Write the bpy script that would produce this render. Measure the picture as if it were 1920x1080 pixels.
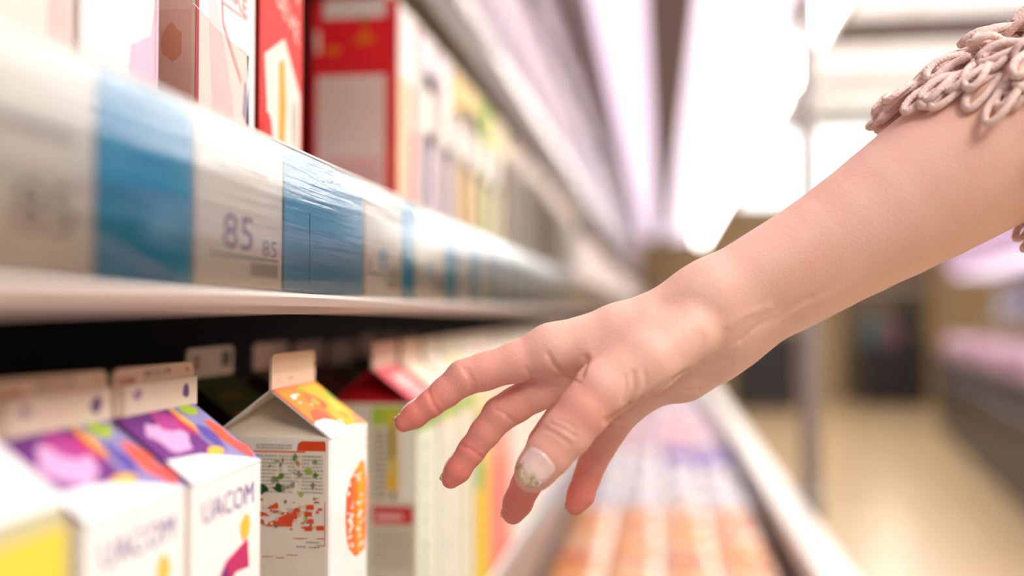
import bpy, bmesh, math, random
import numpy as np
from mathutils import Vector, Matrix

for o in list(bpy.data.objects):
    bpy.data.objects.remove(o, do_unlink=True)
scene = bpy.context.scene
COL = scene.collection
R = math.radians
random.seed(7)

# ------------------------------------------------------------------ camera
F = 1920 * 35 / 36.0
YAW = math.atan((1238 - 960) / F)
PITCH = math.atan((589 - 540) / F)
CAMZ = 1.20
fwd = Vector((-math.sin(YAW) * math.cos(PITCH), math.cos(YAW) * math.cos(PITCH), math.sin(PITCH)))
rgt = Vector((math.cos(YAW), math.sin(YAW), 0))
upv = rgt.cross(fwd)
CAM = Vector((0, 0, CAMZ))
cd = bpy.data.cameras.new('camera')
cam = bpy.data.objects.new('camera', cd)
COL.objects.link(cam)
cam.matrix_world = Matrix(((rgt.x, upv.x, -fwd.x, 0), (rgt.y, upv.y, -fwd.y, 0), (rgt.z, upv.z, -fwd.z, CAMZ), (0, 0, 0, 1)))
cd.sensor_width = 36
cd.lens = 35
cd.clip_start = 0.01
cd.dof.use_dof = True
cd.dof.focus_distance = 0.516
cd.dof.aperture_fstop = 2.0
scene.camera = cam

# ------------------------------------------------------------------ light
vs = scene.view_settings
vs.view_transform = 'Standard'
vs.look = 'None'
vs.gamma = 1
vs.use_curve_mapping = False
vs.exposure = 0.46
world = bpy.data.worlds.new('store_ambient')
scene.world = world
world.use_nodes = True
bg = world.node_tree.nodes['Background']
bg.inputs[0].default_value = (1.0, 0.96, 0.93, 1)
bg.inputs[1].default_value = 0.34

def area(name, loc, size, sizey, power, color, rot=(0, 0, 0)):
    l = bpy.data.lights.new(name, 'AREA')
    l.shape = 'RECTANGLE'
    l.size = size
    l.size_y = sizey
    l.energy = power
    l.color = color
    o = bpy.data.objects.new(name, l)
    o.location = loc
    o.rotation_euler = rot
    COL.objects.link(o)
    return o

area('ceiling_lamp_glow', (2.5, 1.2, 3.75), 0.9, 4.0, 105, (1.0, 0.96, 0.93))
area('ceiling_lamp_glow', (1.7, -1.7, 3.75), 1.4, 1.4, 115, (1.0, 0.94, 0.88))
area('ceiling_lamp_glow', (2.2, 8.0, 3.85), 2.0, 9.0, 260, (1.0, 0.94, 0.86))

def P(px, py, d):
    return CAM + fwd * d + rgt * ((px - 960) / F * d) + upv * ((540 - py) / F * d)

def ray_xy(px, X):
    """Y where the vertical plane at X is met in image column px"""
    a = math.atan((px - 960) / F) - YAW
    return X / math.tan(a)

ORD = ['nearest', 'second', 'third', 'fourth', 'fifth', 'sixth', 'seventh', 'eighth', 'ninth', 'tenth', 'eleventh', 'twelfth', 'thirteenth', 'fourteenth', 'fifteenth', 'sixteenth', 'seventeenth', 'eighteenth', 'nineteenth', 'twentieth', 'twenty-first', 'twenty-second', 'twenty-third']
# ------------------------------------------------------------------ helpers
def srgb(h):
    h = h.lstrip('#')
    c = [int(h[i:i + 2], 16) / 255 for i in (0, 2, 4)]
    return tuple(x / 12.92 if x <= 0.04045 else ((x + 0.055) / 1.055) ** 2.4 for x in c) + (1,)

MATS = {}
def mat(name, col='#808080', rough=0.5, metal=0.0, emit=None, es=0.0, noise=0.0, nscale=40, bump=0.0, bscale=200, spec=0.5, coat=0.0):
    key = (name, col, rough, metal, emit, es, noise, bump)
    if key in MATS:
        return MATS[key]
    m = bpy.data.materials.new(name)
    m.use_nodes = True
    nt = m.node_tree
    b = nt.nodes['Principled BSDF']
    c = srgb(col)
    b.inputs['Base Color'].default_value = c
    b.inputs['Roughness'].default_value = rough
    b.inputs['Metallic'].default_value = metal
    b.inputs['Specular IOR Level'].default_value = spec
    b.inputs['Coat Weight'].default_value = coat
    if emit:
        b.inputs['Emission Color'].default_value = srgb(emit)
        b.inputs['Emission Strength'].default_value = es
    if noise or bump:
        tc = nt.nodes.new('ShaderNodeTexCoord')
    if noise:
        n = nt.nodes.new('ShaderNodeTexNoise')
        n.inputs['Scale'].default_value = nscale
        n.inputs['Detail'].default_value = 4
        nt.links.new(tc.outputs['Object'], n.inputs['Vector'])
        mx = nt.nodes.new('ShaderNodeMix')
        mx.data_type = 'RGBA'
        mx.inputs[6].default_value = tuple(x * (1 - noise) for x in c[:3]) + (1,)
        mx.inputs[7].default_value = tuple(min(1, x * (1 + noise)) for x in c[:3]) + (1,)
        nt.links.new(n.outputs['Fac'], mx.inputs[0])
        nt.links.new(mx.outputs[2], b.inputs['Base Color'])
    if bump:
        n2 = nt.nodes.new('ShaderNodeTexNoise')
        n2.inputs['Scale'].default_value = bscale
        n2.inputs['Detail'].default_value = 3
        nt.links.new(tc.outputs['Object'], n2.inputs['Vector'])
        bp = nt.nodes.new('ShaderNodeBump')
        bp.inputs['Strength'].default_value = bump
        bp.inputs['Distance'].default_value = 0.001
        nt.links.new(n2.outputs['Fac'], bp.inputs['Height'])
        nt.links.new(bp.outputs['Normal'], b.inputs['Normal'])
    MATS[key] = m
    return m

def paper(col):
    return mat('coated_paper_' + col.strip('#'), col, rough=0.55, noise=0.03, nscale=60, spec=0.3)

def clear_plastic(name, tint='#ffffff', streak=True, gloss=0.06, base=0.06):
    m = bpy.data.materials.new(name)
    m.use_nodes = True
    nt = m.node_tree
    nt.nodes.clear()
    out = nt.nodes.new('ShaderNodeOutputMaterial')
    mix = nt.nodes.new('ShaderNodeMixShader')
    tr = nt.nodes.new('ShaderNodeBsdfTransparent')
    tr.inputs[0].default_value = srgb(tint)
    gl = nt.nodes.new('ShaderNodeBsdfGlossy')
    gl.inputs['Roughness'].default_value = gloss
    fr = nt.nodes.new('ShaderNodeFresnel')
    fr.inputs['IOR'].default_value = 1.49
    nt.links.new(fr.outputs[0], mix.inputs[0])
    nt.links.new(tr.outputs[0], mix.inputs[1])
    nt.links.new(gl.outputs[0], mix.inputs[2])
    nt.links.new(mix.outputs[0], out.inputs[0])
    if streak:
        tc = nt.nodes.new('ShaderNodeTexCoord')
        mp = nt.nodes.new('ShaderNodeMapping')
        mp.inputs['Scale'].default_value = (60, 5, 160)
        n = nt.nodes.new('ShaderNodeTexNoise')
        n.inputs['Scale'].default_value = 1.0
        n.inputs['Detail'].default_value = 5
        bp = nt.nodes.new('ShaderNodeBump')
        bp.inputs['Strength'].default_value = 0.5
        bp.inputs['Distance'].default_value = 0.0012
        nt.links.new(tc.outputs['Object'], mp.inputs[0])
        nt.links.new(mp.outputs[0], n.inputs['Vector'])
        nt.links.new(n.outputs['Fac'], bp.inputs['Height'])
        nt.links.new(bp.outputs[0], gl.inputs['Normal'])
        nt.links.new(bp.outputs[0], fr.inputs['Normal'])
    return m

def link(name, me, mats, parent=None, smooth=False):
    o = bpy.data.objects.new(name, me)
    COL.objects.link(o)
    if not isinstance(mats, (list, tuple)):
        mats = [mats]
    if not me.materials:
        for m in mats:
            me.materials.append(m)
    if smooth:
        me.polygons.foreach_set('use_smooth', [True] * len(me.polygons))
    if parent:
        o.parent = parent
    return o

def obj(name, bm, mats, parent=None, smooth=False):
    me = bpy.data.meshes.new(name)
    bmesh.ops.recalc_face_normals(bm, faces=bm.faces[:])
    bm.to_mesh(me)
    bm.free()
    return link(name, me, mats, parent, smooth)

def pyobj(name, verts, faces, mats, parent=None, smooth=False, mi=None):
    me = bpy.data.meshes.new(name)
    me.from_pydata([tuple(v) for v in verts], [], faces)
    if mi:
        me.polygons.foreach_set('material_index', mi)
    me.update()
    return link(name, me, mats, parent, smooth)

def box(bm, x0, x1, y0, y1, z0, z1, bevel=0.0, seg=2):
    r = bmesh.ops.create_cube(bm, size=1.0)
    vsx = r['verts']
    bmesh.ops.scale(bm, vec=(x1 - x0, y1 - y0, z1 - z0), verts=vsx)
    bmesh.ops.translate(bm, vec=((x0 + x1) / 2, (y0 + y1) / 2, (z0 + z1) / 2), verts=vsx)
    if bevel:
        es = list({e for v in vsx for e in v.link_edges})
        bmesh.ops.bevel(bm, geom=es, offset=bevel, segments=seg, affect='EDGES', profile=0.5)

def boxobj(name, x0, x1, y0, y1, z0, z1, m, parent=None, bevel=0.0):
    bm = bmesh.new()
    box(bm, x0, x1, y0, y1, z0, z1, bevel)
    return obj(name, bm, m, parent)

def profile(name, pts, y0, y1, m, parent=None, smooth=False, closed=True):
    """extrude an XZ outline along Y"""
    n = len(pts)
    v = [(x, y0, z) for x, z in pts] + [(x, y1, z) for x, z in pts]
    f = []
    for i in range(n if closed else n - 1):
        j = (i + 1) % n
        f.append((i, j, n + j, n + i))
    if closed:
        f.append(tuple(range(n - 1, -1, -1)))
        f.append(tuple(range(n, 2 * n)))
    return pyobj(name, v, f, m, parent, smooth)

def empty(name, loc=(0, 0, 0), rz=0):
    o = bpy.data.objects.new(name, None)
    o.empty_display_size = 0.05
    o.location = loc
    o.rotation_euler = (0, 0, rz)
    COL.objects.link(o)
    return o

def tag(o, label, cat, group=None, kind=None):
    o['label'] = label
    o['category'] = cat
    if group:
        o['group'] = group
    if kind:
        o['kind'] = kind
    return o

def struct(o):
    o['kind'] = 'structure'
    return o

def textmesh(s, size):
    cu = bpy.data.curves.new('t', 'FONT')
    cu.body = s
    cu.size = size
    cu.resolution_u = 2
    cu.align_x = 'CENTER'
    cu.align_y = 'CENTER'
    t = bpy.data.objects.new('t', cu)
    me = bpy.data.meshes.new_from_object(t)
    vs_ = [tuple(v.co[:2]) for v in me.vertices]
    fs_ = [tuple(p.vertices) for p in me.polygons]
    bpy.data.objects.remove(t)
    bpy.data.curves.remove(cu)
    bpy.data.meshes.remove(me)
    return vs_, fs_

# ------------------------------------------------------------------ room shell
Y0, Y1 = -2.5, 15.5
floor_m = mat('polished_tan_floor', '#b39b78', rough=0.22, noise=0.12, nscale=0.9, spec=0.6)
struct(boxobj('floor', -1.2, 6.0, Y0, Y1, -0.05, 0, floor_m))
ceil_m = mat('white_ceiling_panel', '#e9e6df', rough=0.8, emit='#fff8ee', es=0.0)
struct(boxobj('ceiling', -1.2, 6.0, Y0, Y1, 3.95, 4.05, ceil_m))
struct(boxobj('wall_left', -1.2, -1.1, Y0, Y1, 0, 3.95, mat('store_wall', '#8f7d68', 0.8)))
struct(boxobj('wall_right', 5.9, 6.0, Y0, Y1, 0, 3.95, mat('store_wall_right', '#a08a70', 0.8)))
struct(boxobj('wall_far', -1.1, 5.9, Y1 - 0.1, Y1, 0, 3.95, mat('tan_far_wall', '#b39873', 0.7, noise=0.1, nscale=1.5)))
# ceiling beams, and plain white ceiling bays given an added glow
beam_m = mat('grey_beam', '#8d867c', 0.7)
for i, (a, b, dz) in enumerate([(9.5, 10.2, 0.10), (12.0, 12.15, 0.10), (13.6, 14.5, 0.08)]):
    struct(boxobj('trim_%d' % (i + 1), 0.7, 5.9, a, b, 3.95 - dz, 3.95, beam_m))
bay_m = mat('ceiling_bay_glow', '#f4f2ea', 0.6, emit='#fff9ee', es=0.75)
frame_m = mat('pale_frame', '#d8d4cb', 0.5)
for i, (a, b, wh) in enumerate([(8.0, 9.4, 'nearest dark ceiling beam'), (10.35, 11.9, 'gap between the two dark ceiling beams'), (12.3, 13.5, 'farthest grey ceiling beam')]):
    t = tag(empty('glowing_ceiling_bay', (2.9, (a + b) / 2, 3.95)), 'wide white ceiling bay with added glow by the ' + wh, 'ceiling bay', 'white ceiling bays with added glow')
    boxobj('frame', -2.0, 2.0, a - (a + b) / 2, b - (a + b) / 2, -0.03, -0.002, frame_m, t)
    for k in range(3):
        boxobj('glow_sheet', -1.95 + k * 1.31, -0.68 + k * 1.31, a - (a + b) / 2 + .05, b - (a + b) / 2 - .05, -0.045, -0.031, bay_m, t)

# bright transom glazing on the far wall
glow_m = mat('lit_transom_glass', '#ffffff', 0.4, emit='#ffffff', es=2.2)
wf = struct(boxobj('window_1', 1.15, 4.2, 15.34, 15.40, 2.80, 3.95, mat('transom_frame', '#cfc7ba', 0.5)))
for k in range(3):
    boxobj('pane', 1.2 + k * 1.0, 2.13 + k * 1.0, 15.31, 15.338, 2.86, 3.90, glow_m, wf)
# lit wall case on far wall, mirrored by the floor
lc = tag(empty('wall_display', (3.22, 15.3, 0)), 'lit white display cabinet against the tan far wall', 'cabinet')
boxobj('body', -0.55, 0.55, -0.35, 0, 0.0, 2.75, mat('cabinet_body', '#6d5a47', 0.6), lc)
boxobj('lit_back', -0.30, 0.30, -0.365, -0.352, 2.0, 2.7, mat('cabinet_glow', '#ffffff', 0.4, emit='#fff4da', es=1.6), lc)
for k in range(2):
    boxobj('shelf', -0.5, 0.5, -0.44, -0.366, 1.55 + k * .4, 1.58 + k * .4, frame_m, lc)

# ------------------------------------------------------------------ the refrigerated case
CY0, CY1 = -0.7, 14.0
SX = -0.18
case = tag(empty('refrigerated_display_case', (-0.4, 0, 0)), 'long open refrigerated shelf case running down the left of the aisle', 'display case')
case_dark = mat('shaded_case_interior', '#2a211c', 0.6)  # near-black base colour holds the shade beneath the shelves
def cpart(o):
    o.parent = case
    o.matrix_parent_inverse = Matrix.Translation((0.4, 0, 0))
    return o
cpart(boxobj('back_panel', -0.78, -0.74, CY0, CY1, 0.0, 2.45, case_dark))
white_en = mat('white_enamel', '#ece9e6', 0.35)
lip_m = mat('grey_pink_enamel', '#b9a49c', 0.45)
tray_m = mat('shelf_tray', '#8d857f', 0.5)
cover_m = clear_plastic('clear_price_cover')
rail_m = mat('price_rail_white', '#e8e6e4', 0.4)

def shelf(fx, back, zlip, ztop, lh=.0085, lm=None, rm=None):
    t = cpart(profile('shelf', [(fx - .012, zlip + .004), (back, zlip + .03), (back, ztop - .018), (fx - .006, ztop - .018)], CY0, CY1, tray_m))
    zr = zlip + lh
    a = profile('shelf_lip', [(fx - .014, zlip), (fx - .003, zlip), (fx + .001, zlip + .004), (fx + .002, zr), (fx - .004, zr), (fx - .014, zlip + .006)], CY0, CY1, lm or lip_m)
    b = profile('price_rail', [(fx - .004, zr), (fx + .0015, zr), (fx + .0015, zr + .002), (fx - .001, zr + .003), (fx - .001, ztop - .002), (fx + .0005, ztop - .001), (fx + .0005, ztop), (fx - .004, ztop)], CY0, CY1, rm or rail_m)
    n = 12
    h = ztop - zr - .003
    pts = [(fx + .0012 + .0055 * math.sin(math.pi * (k / n) ** 0.8), zr + .001 + h * k / n) for k in range(n, -1, -1)]
    c = profile('clear_cover', pts, CY0, CY1, cover_m, None, True, closed=False)
    for o in (a, b, c):
        o.parent = t
    return t
shelf(SX, -0.74, 1.20, 1.283)
shelf(-0.170, -0.74, 0.848, 0.93)
brown_lip = mat('brown_lip', '#5c4a3e', 0.5)
lil_rail = mat('lilac_rail', '#f0e4f3', 0.4)
shelf(-0.26, -0.74, 1.550, 1.695, .055, brown_lip, lil_rail)
shelf(-0.30, -0.74, 1.955, 2.045, .02, brown_lip, lil_rail)

# bottom deck, front wall with bumper ledge
deck_z = 0.60
cpart(boxobj('deck', -0.74, 0.27, CY0, CY1, deck_z - .03, deck_z, tray_m))
cpart(profile('front_wall', [(0.268, 0.05), (0.335, 0.05), (0.335, 0.70), (0.268, 0.70)], CY0, CY1, mat('front_wall_plum', '#4a4250', 0.4)))
cpart(profile('bumper_ledge', [(0.268, 0.70), (0.340, 0.70), (0.346, 0.712), (0.340, 0.742), (0.325, 0.748), (0.272, 0.748), (0.266, 0.742)], CY0, CY1, mat('pale_bumper', '#d9d2cd', 0.4)))
cpart(boxobj('plinth', -0.74, 0.25, CY0, CY1, 0.0, deck_z - .031, mat('dark_plinth', '#332d2c', 0.5)))
# canopy
CZ = 2.25
can = cpart(profile('canopy', [(-0.78, CZ + .02), (0.66, CZ + .02), (0.66, CZ + .12), (0.5, CZ + .3), (-0.78, CZ + .3)], CY0, CY1, mat('canopy_shell', '#9d8f92', 0.5)))
lil = mat('lilac_light_panel', '#f1e4f4', 0.5, emit='#f3e2fa', es=0.72)
lil2 = mat('lilac_light_panel_front', '#f6eefa', 0.5, emit='#f6e8fb', es=0.85)
boxobj('light_panel', -0.23, -0.045, CY0, CY1, CZ - .01, CZ + .018, lil, can)
boxobj('air_grille', -0.043, 0.12, CY0, CY1, CZ - .004, CZ + .018, mat('brown_grille', '#6a5751', 0.6), can)
boxobj('light_panel', 0.122, 0.43, CY0, CY1, CZ - .01, CZ + .018, lil2, can)
tube_m = mat('fluorescent_tube', '#ffffff', 0.4, emit='#fffaf0', es=12.0)
for (a, b) in [(-0.65, 0.15), (0.2, 2.3), (2.4, 4.45), (4.75, 7.0), (7.1, 9.4), (9.5, 13.9)]:
    t = boxobj('tube_batten', 0.48, 0.62, a, b, CZ - .012, CZ + .018, white_en, can)
    bm = bmesh.new()
    r = bmesh.ops.create_cone(bm, cap_ends=True, segments=14, radius1=.03, radius2=.03, depth=b - a - .06)
    bmesh.ops.rotate(bm, verts=r['verts'], matrix=Matrix.Rotation(R(90), 3, 'X'))
    bmesh.ops.translate(bm, verts=r['verts'], vec=(0.55, (a + b) / 2, CZ - .043))
    obj('tube', bm, tube_m, t, True)

# steel post in front of the case
post = tag(empty('steel_post', (0.375, 2.62, 0)), 'slim grey steel post standing at the front edge of the case', 'post')
def cyl(name, r, z0, z1, m, parent, seg=20, x=0, y=0):
    bm = bmesh.new()
    q = bmesh.ops.create_cone(bm, cap_ends=True, segments=seg, radius1=r, radius2=r, depth=z1 - z0)
    bmesh.ops.translate(bm, verts=q['verts'], vec=(x, y, (z0 + z1) / 2))
    return obj(name, bm, m, parent, True)
steel = mat('brushed_steel', '#8c8380', 0.45, metal=0.2)
cyl('tube', 0.026, 0.012, CZ - .012, steel, post)
cyl('base_plate', 0.05, 0, 0.012, steel, post)
cyl('collar', 0.031, 0.70, 0.76, steel, post)

# ------------------------------------------------------------------ price cards in the rail
blue_m = paper('#33b0e6')
blue2_m = paper('#6fbce8')
card_m = paper('#f8f7f7')
ink_grey = paper('#a39ea0')
ink_purple = paper('#9a8ab0')
ink_green = paper('#7f9a8c')
def card(px0, px1, m, marks, label, group=None):
    X = SX - .0002
    ya, yb = ray_xy(px0, SX), ray_xy(px1, SX)
    z0, z1 = 1.2115, 1.2795
    t = tag(empty('price_card', (X, (ya + yb) / 2, z0)), label, 'price card', group)
    w, h = yb - ya, z1 - z0
    boxobj('card', -.0003, .0003, -w / 2, w / 2, 0, h, m, t)
    v, f, mi, mm = [], [], [], []
    for q in marks:
        if len(q) == 3:
            mk, pts, ff = q
            if mk not in mm:
                mm.append(mk)
            i = len(v)
            v += [(.00045, (u - .5) * w, z * h) for u, z in pts]
            f += [tuple(i + k for k in fc) for fc in ff]
            mi += [mm.index(mk)] * len(ff)
            continue
        u0, v0, u1, v1, mk = q
        if mk not in mm:
            mm.append(mk)
        i = len(v)
        for (u, q) in ((u0, v0), (u1, v0), (u1, v1), (u0, v1)):
            v.append((.00045, (u - .5) * w, q * h))
        f.append((i, i + 1, i + 2, i + 3))
        mi.append(mm.index(mk))
    if f:
        pyobj('printed_marks', v, f, mm, t, mi=mi)
    return t
rnd = random.Random(3)
def figures(s, u0, v0, u1, v1, m):
    vv, ff = textmesh(s, 1.0)
    xs = [q[0] for q in vv]
    ys = [q[1] for q in vv]
    return (m, [(u0 + (x - min(xs)) / (max(xs) - min(xs)) * (u1 - u0), v0 + (y - min(ys)) / (max(ys) - min(ys)) * (v1 - v0)) for x, y in vv], ff)
def barlines(u0, v0, u1, v1, m, n):
    return [(u0 + (u1 - u0) * (k + .1) / n, v0, u0 + (u1 - u0) * (k + .55) / n, v1, m) for k in range(n)]
priceA = barlines(.15, .60, .85, .66, ink_grey, 13) + [figures('85', .45, .18, .85, .40, ink_grey)]
priceB = barlines(.2, .74, .8, .77, ink_grey, 15) + [figures('85', .28, .24, .62, .46, ink_purple), figures('85', .74, .22, .93, .33, ink_purple), (.15, .19, .95, .205, ink_green)] + barlines(.6, .08, .95, .17, ink_grey, 15)
priceC = [figures('8', .35, .26, .6, .47, blue2_m), figures('5', .06, .25, .18, .34, ink_grey), (.05, .2, .95, .22, ink_green)] + barlines(.62, .22, .95, .30, ink_grey, 7) + barlines(.6, .08, .95, .17, ink_grey, 13)
card(-130, 172, card_m, priceA, 'white price card with grey figures, leftmost in the shelf rail')
card(180, 357, blue_m, [], 'bright blue blank card in the shelf rail, nearest blue one')
card(364, 527, card_m, priceB, 'white price card with purple figures between the two large blue cards')
card(532, 679, blue2_m, [(.27, .05, .28, .6, paper('#4f93c4'))], 'soft blue blank card in the rail below the red strawberry carton')
card(684, 751, card_m, priceC, 'white price card with a green underline just right of the second blue card')
card(755, 776, blue_m, [], 'narrow bright blue card between two white cards mid rail')
card(779, 831, card_m, priceC, 'small white price card between two narrow blue cards')
card(834, 858, blue2_m, [], 'narrow soft blue card below the yellow carton')
px = 860
k = 0
while px < 1060:
    wpx = max(6, (1100 - px) * .085)
    card(px, px + wpx, blue2_m if k % 2 else card_m, [] if k % 2 else priceA,
         ('small blurred blue card far along the shelf rail, %s of these' if k % 2 else 'small blurred white card far along the shelf rail, %s of these') % ORD[k // 2], 'far price cards in the shelf rail')
    px += wpx * 1.04
    k += 1
# ------------------------------------------------------------------ gable-top cartons
def poly_print(name, items, frame, parent, off=0.00025, step=0.00005):
    """items: (colour, [(u,v)...] or (verts, faces)) laid on a face frame (origin, U, V, N)"""
    O, U, V, N = frame
    v, f, mi, mm = [], [], [], []
    for q, (c, pts) in enumerate(items):
        m = paper(c)
        if m not in mm:
            mm.append(m)
        base = len(v)
        d = off + step * q / max(1, len(items)) * 8
        if isinstance(pts, tuple):
            vv, ff = pts
        else:
            vv, ff = pts, [tuple(range(len(pts)))]
        for (a, b) in vv:
            v.append(O + U * a + V * b + N * d)
        for fc in ff:
            f.append(tuple(base + i for i in fc))
            mi.append(mm.index(m))
    return pyobj(name, v, f, mm, parent, mi=mi)

def rect(u0, v0, u1, v1):
    return [(u0, v0), (u1, v0), (u1, v1), (u0, v1)]

def blob(cu, cv, ru, rv, n=12, j=0.25, rg=random):
    return [(cu + ru * (1 + rg.uniform(-j, j)) * math.cos(2 * math.pi * k / n), cv + rv * (1 + rg.uniform(-j, j)) * math.sin(2 * math.pi * k / n)) for k in range(n)]

def remap(items, fu, fv):
    out = []
    for c, pts in items:
        if isinstance(pts, tuple):
            out.append((c, ([(fu(a), fv(b)) for a, b in pts[0]], pts[1])))
        else:
            out.append((c, [(fu(a), fv(b)) for a, b in pts]))
    return out

def words(s, cu, cv, hgt, wid, rot=0, asp=1.0):
    """lettering centred at cu,cv in face units; asp = face width / height"""
    vv, ff = textmesh(s, 1.0)
    xs = [p[0] for p in vv]
    ys = [p[1] for p in vv]
    sx = wid / max(1e-6, max(xs) - min(xs))
    sy = hgt / max(1e-6, max(ys) - min(ys))
    mx, my = (max(xs) + min(xs)) / 2, (max(ys) + min(ys)) / 2
    out = []
    for (x, y) in vv:
        x = (x - mx) * sx
        y = (y - my) * sy
        if rot == 90:
            x, y = -y, x
        elif rot:
            c, s_ = math.cos(R(rot)), math.sin(R(rot))
            x, y = c * x - s_ * y, s_ * x + c * y
        out.append((cu + x, cv + y))
    return (out, ff)

def textlines(u0, v0, u1, v1, n, col, rg):
    out = []
    h = (v1 - v0) / n
    for k in range(n):
        u = u0
        while u < u1 - .01:
            w = rg.uniform(.01, .035)
            out.append((col, rect(u, v0 + h * (k + .25), min(u1, u + w), v0 + h * (k + .75))))
            u += w + .009
    return out

CARTON_MESH = {}
def carton(label, front_x, y0, z0, w=0.07, H=0.228, rh=0.026, fh=0.021, front='#f2efec', side='#efe9e2', roof='#f2efec', fin='#e3cdb8', gable=None,
           fp=None, sp=None, rp=None, np_=None, rp2=None, group=None, rz=0.0, name='juice_carton', detail=True, dep=None):
    """front face looks to +X, the ridge runs along Y"""
    dep = dep or w
    t = tag(empty(name, (front_x - dep / 2, y0 + w / 2, z0), rz), label, 'carton', group)
    h, g = w / 2, dep / 2
    gm = gable or side
    key = (w, H, rh, fh, dep)
    if key not in CARTON_MESH:
        d = {}
        bv = 0.0012
        # body: bevelled vertical edges
        ring = [(-g + bv, -h), (g - bv, -h), (g, -h + bv), (g, h - bv), (g - bv, h), (-g + bv, h), (-g, h - bv), (-g, -h + bv)]
        d['body'] = ([(x, y, 0) for x, y in ring] + [(x, y, H) for x, y in ring],
                     [(i, (i + 1) % 8, 8 + (i + 1) % 8, 8 + i) for i in range(8)] + [tuple(range(7, -1, -1))])
        d['bodymi'] = [1, 0, 0, 0, 1, 1, 1, 1, 1]
        th = .0006
        d['roofF'] = ([(g, -h, H), (g, h, H), (.0007, h, H + rh), (.0007, -h, H + rh), (g - th, -h, H - th), (g - th, h, H - th), (.0001, h, H + rh - th), (.0001, -h, H + rh - th)],
                      [(0, 1, 2, 3), (7, 6, 5, 4), (0, 3, 7, 4), (1, 5, 6, 2), (0, 4, 5, 1), (3, 2, 6, 7)])
        d['roofB'] = ([(-x, y, z) for x, y, z in d['roofF'][0]], [tuple(reversed(q)) for q in d['roofF'][1]])
        ap = .42 * w
        d['gableN'] = ([(-g, -h, H), (g, -h, H), (0, -h + ap, H + rh * .93), (0, -h + .0006, H + rh - .0008), (0, -h + ap * .45, H + rh * .38), (-g * .5, -h + ap * .22, H + rh * .2), (g * .5, -h + ap * .22, H + rh * .2)],
                       [(0, 6, 5), (0, 1, 6), (5, 6, 4), (5, 4, 2, 0), (6, 1, 2, 4), (1, 3, 2), (0, 2, 3)])
        d['gableF'] = ([(x, -y, z) for x, y, z in d['gableN'][0]], [tuple(reversed(q)) for q in d['gableN'][1]])
        # fin: two plies, rounded top corners
        rc = .004
        out = [(-h, 0), (h, 0)]
        for k in range(5):
            a = k * math.pi / 8
            out.append((h - rc + rc * math.cos(a), fh - rc + rc * math.sin(a)))
        for k in range(5):
            a = math.pi / 2 + k * math.pi / 8
            out.append((-h + rc + rc * math.cos(a), fh - rc + rc * math.sin(a)))
        n = len(out)
        tk = .0008
        v = [(tk, y, H + rh - .001 + z) for y, z in out] + [(-tk, y, H + rh - .001 + z) for y, z in out]
        f = [tuple(range(n)), tuple(range(2 * n - 1, n - 1, -1))] + [(i, n + i, n + (i + 1) % n, (i + 1) % n) for i in range(n)]
        # embossed sealing bar
        b0 = len(v)
        for (y, z) in [(-h + .004, fh * .48), (h - .010, fh * .48), (h - .010, fh * .54), (-h + .004, fh * .54)]:
            v.append((tk + .0004, y, H + rh + z))
        f.append((b0, b0 + 1, b0 + 2, b0 + 3))
        d['fin'] = (v, f)
        CARTON_MESH[key] = d
    d = CARTON_MESH[key]
    b = pyobj('body', d['body'][0], d['body'][1], [paper(front), paper(side)], t, mi=d['bodymi'])
    r1 = pyobj('roof_panel', *d['roofF'], paper(roof), t)
    pyobj('roof_panel', *d['roofB'], paper(roof if rp2 is None else rp2), t)
    pyobj('gable_fold', *d['gableN'], paper(gm), t)
    if detail:
        pyobj('gable_fold', *d['gableF'], paper(gm), t)
    fn = pyobj('top_fin', *d['fin'], paper(fin), t)
    V3 = Vector
    if fp:
        poly_print('front_print', fp, (V3((g, -h, 0)), V3((0, w, 0)), V3((0, 0, H)), V3((1, 0, 0))), b)
    if sp:
        poly_print('side_print', sp, (V3((-g, -h, 0)), V3((dep, 0, 0)), V3((0, 0, H)), V3((0, -1, 0))), b)
    if rp:
        rv = V3((-g + .0007, 0, rh))
        poly_print('roof_print', rp, (V3((g, -h, H)), V3((0, w, 0)), rv, V3((rh, 0, g)).normalized()), r1)
    if np_:
        poly_print('fin_print', np_, (V3((.0008, -h, H + rh)), V3((0, w, 0)), V3((0, 0, fh)), V3((1, 0, 0))), fn)
    return t

ZL = 0.912    # lower shelf surface
HL = 1.1315 - ZL
FX = -0.180
# --- orange carrot carton (sharp, nearest to the fingertip)
rg = random.Random(11)
sp = [('#e6d9c8', rect(.04, .02, .90, .905)), ('#e2602c', rect(.04, .897, .66, .904)),
      ('#d9471c', [(.56, .905), (.90, .905), (.90, .938), (.885, .948), (.62, .948), (.575, .938)])]
sp += textlines(.08, .91, .5, .935, 2, '#a39a8a', rg)
for k in range(3):
    sp += textlines(.08 + .27 * k, .72, .33 + .27 * k, .89, 11, '#aaa593' if k != 1 else '#b3ad9b', rg)
for (u, v, a, b, c) in [(.15, .735, .07, .02, '#1f4a22'), (.36, .745, .06, .018, '#234f22'), (.37, .795, .045, .012, '#5f7d34'), (.52, .80, .025, .014, '#5d7c33'), (.70, .82, .05, .013, '#8fae36'),
                        (.78, .80, .03, .011, '#4f7a2c'), (.77, .86, .03, .01, '#7d9146'), (.33, .86, .03, .008, '#93a860'), (.58, .85, .025, .01, '#e88a2f'), (.55, .745, .05, .02, '#e9dcc6'), (.62, .72, .03, .012, '#9fae5c'), (.42, .825, .04, .018, '#e9dcc6')]:
    sp.append((c, blob(u, v, a, b, 11, .35, rg)))
sp += [('#3a2036', rect(.05, .82, .11, .885)), ('#e8a13a', rect(.06, .665, .10, .70))]
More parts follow.
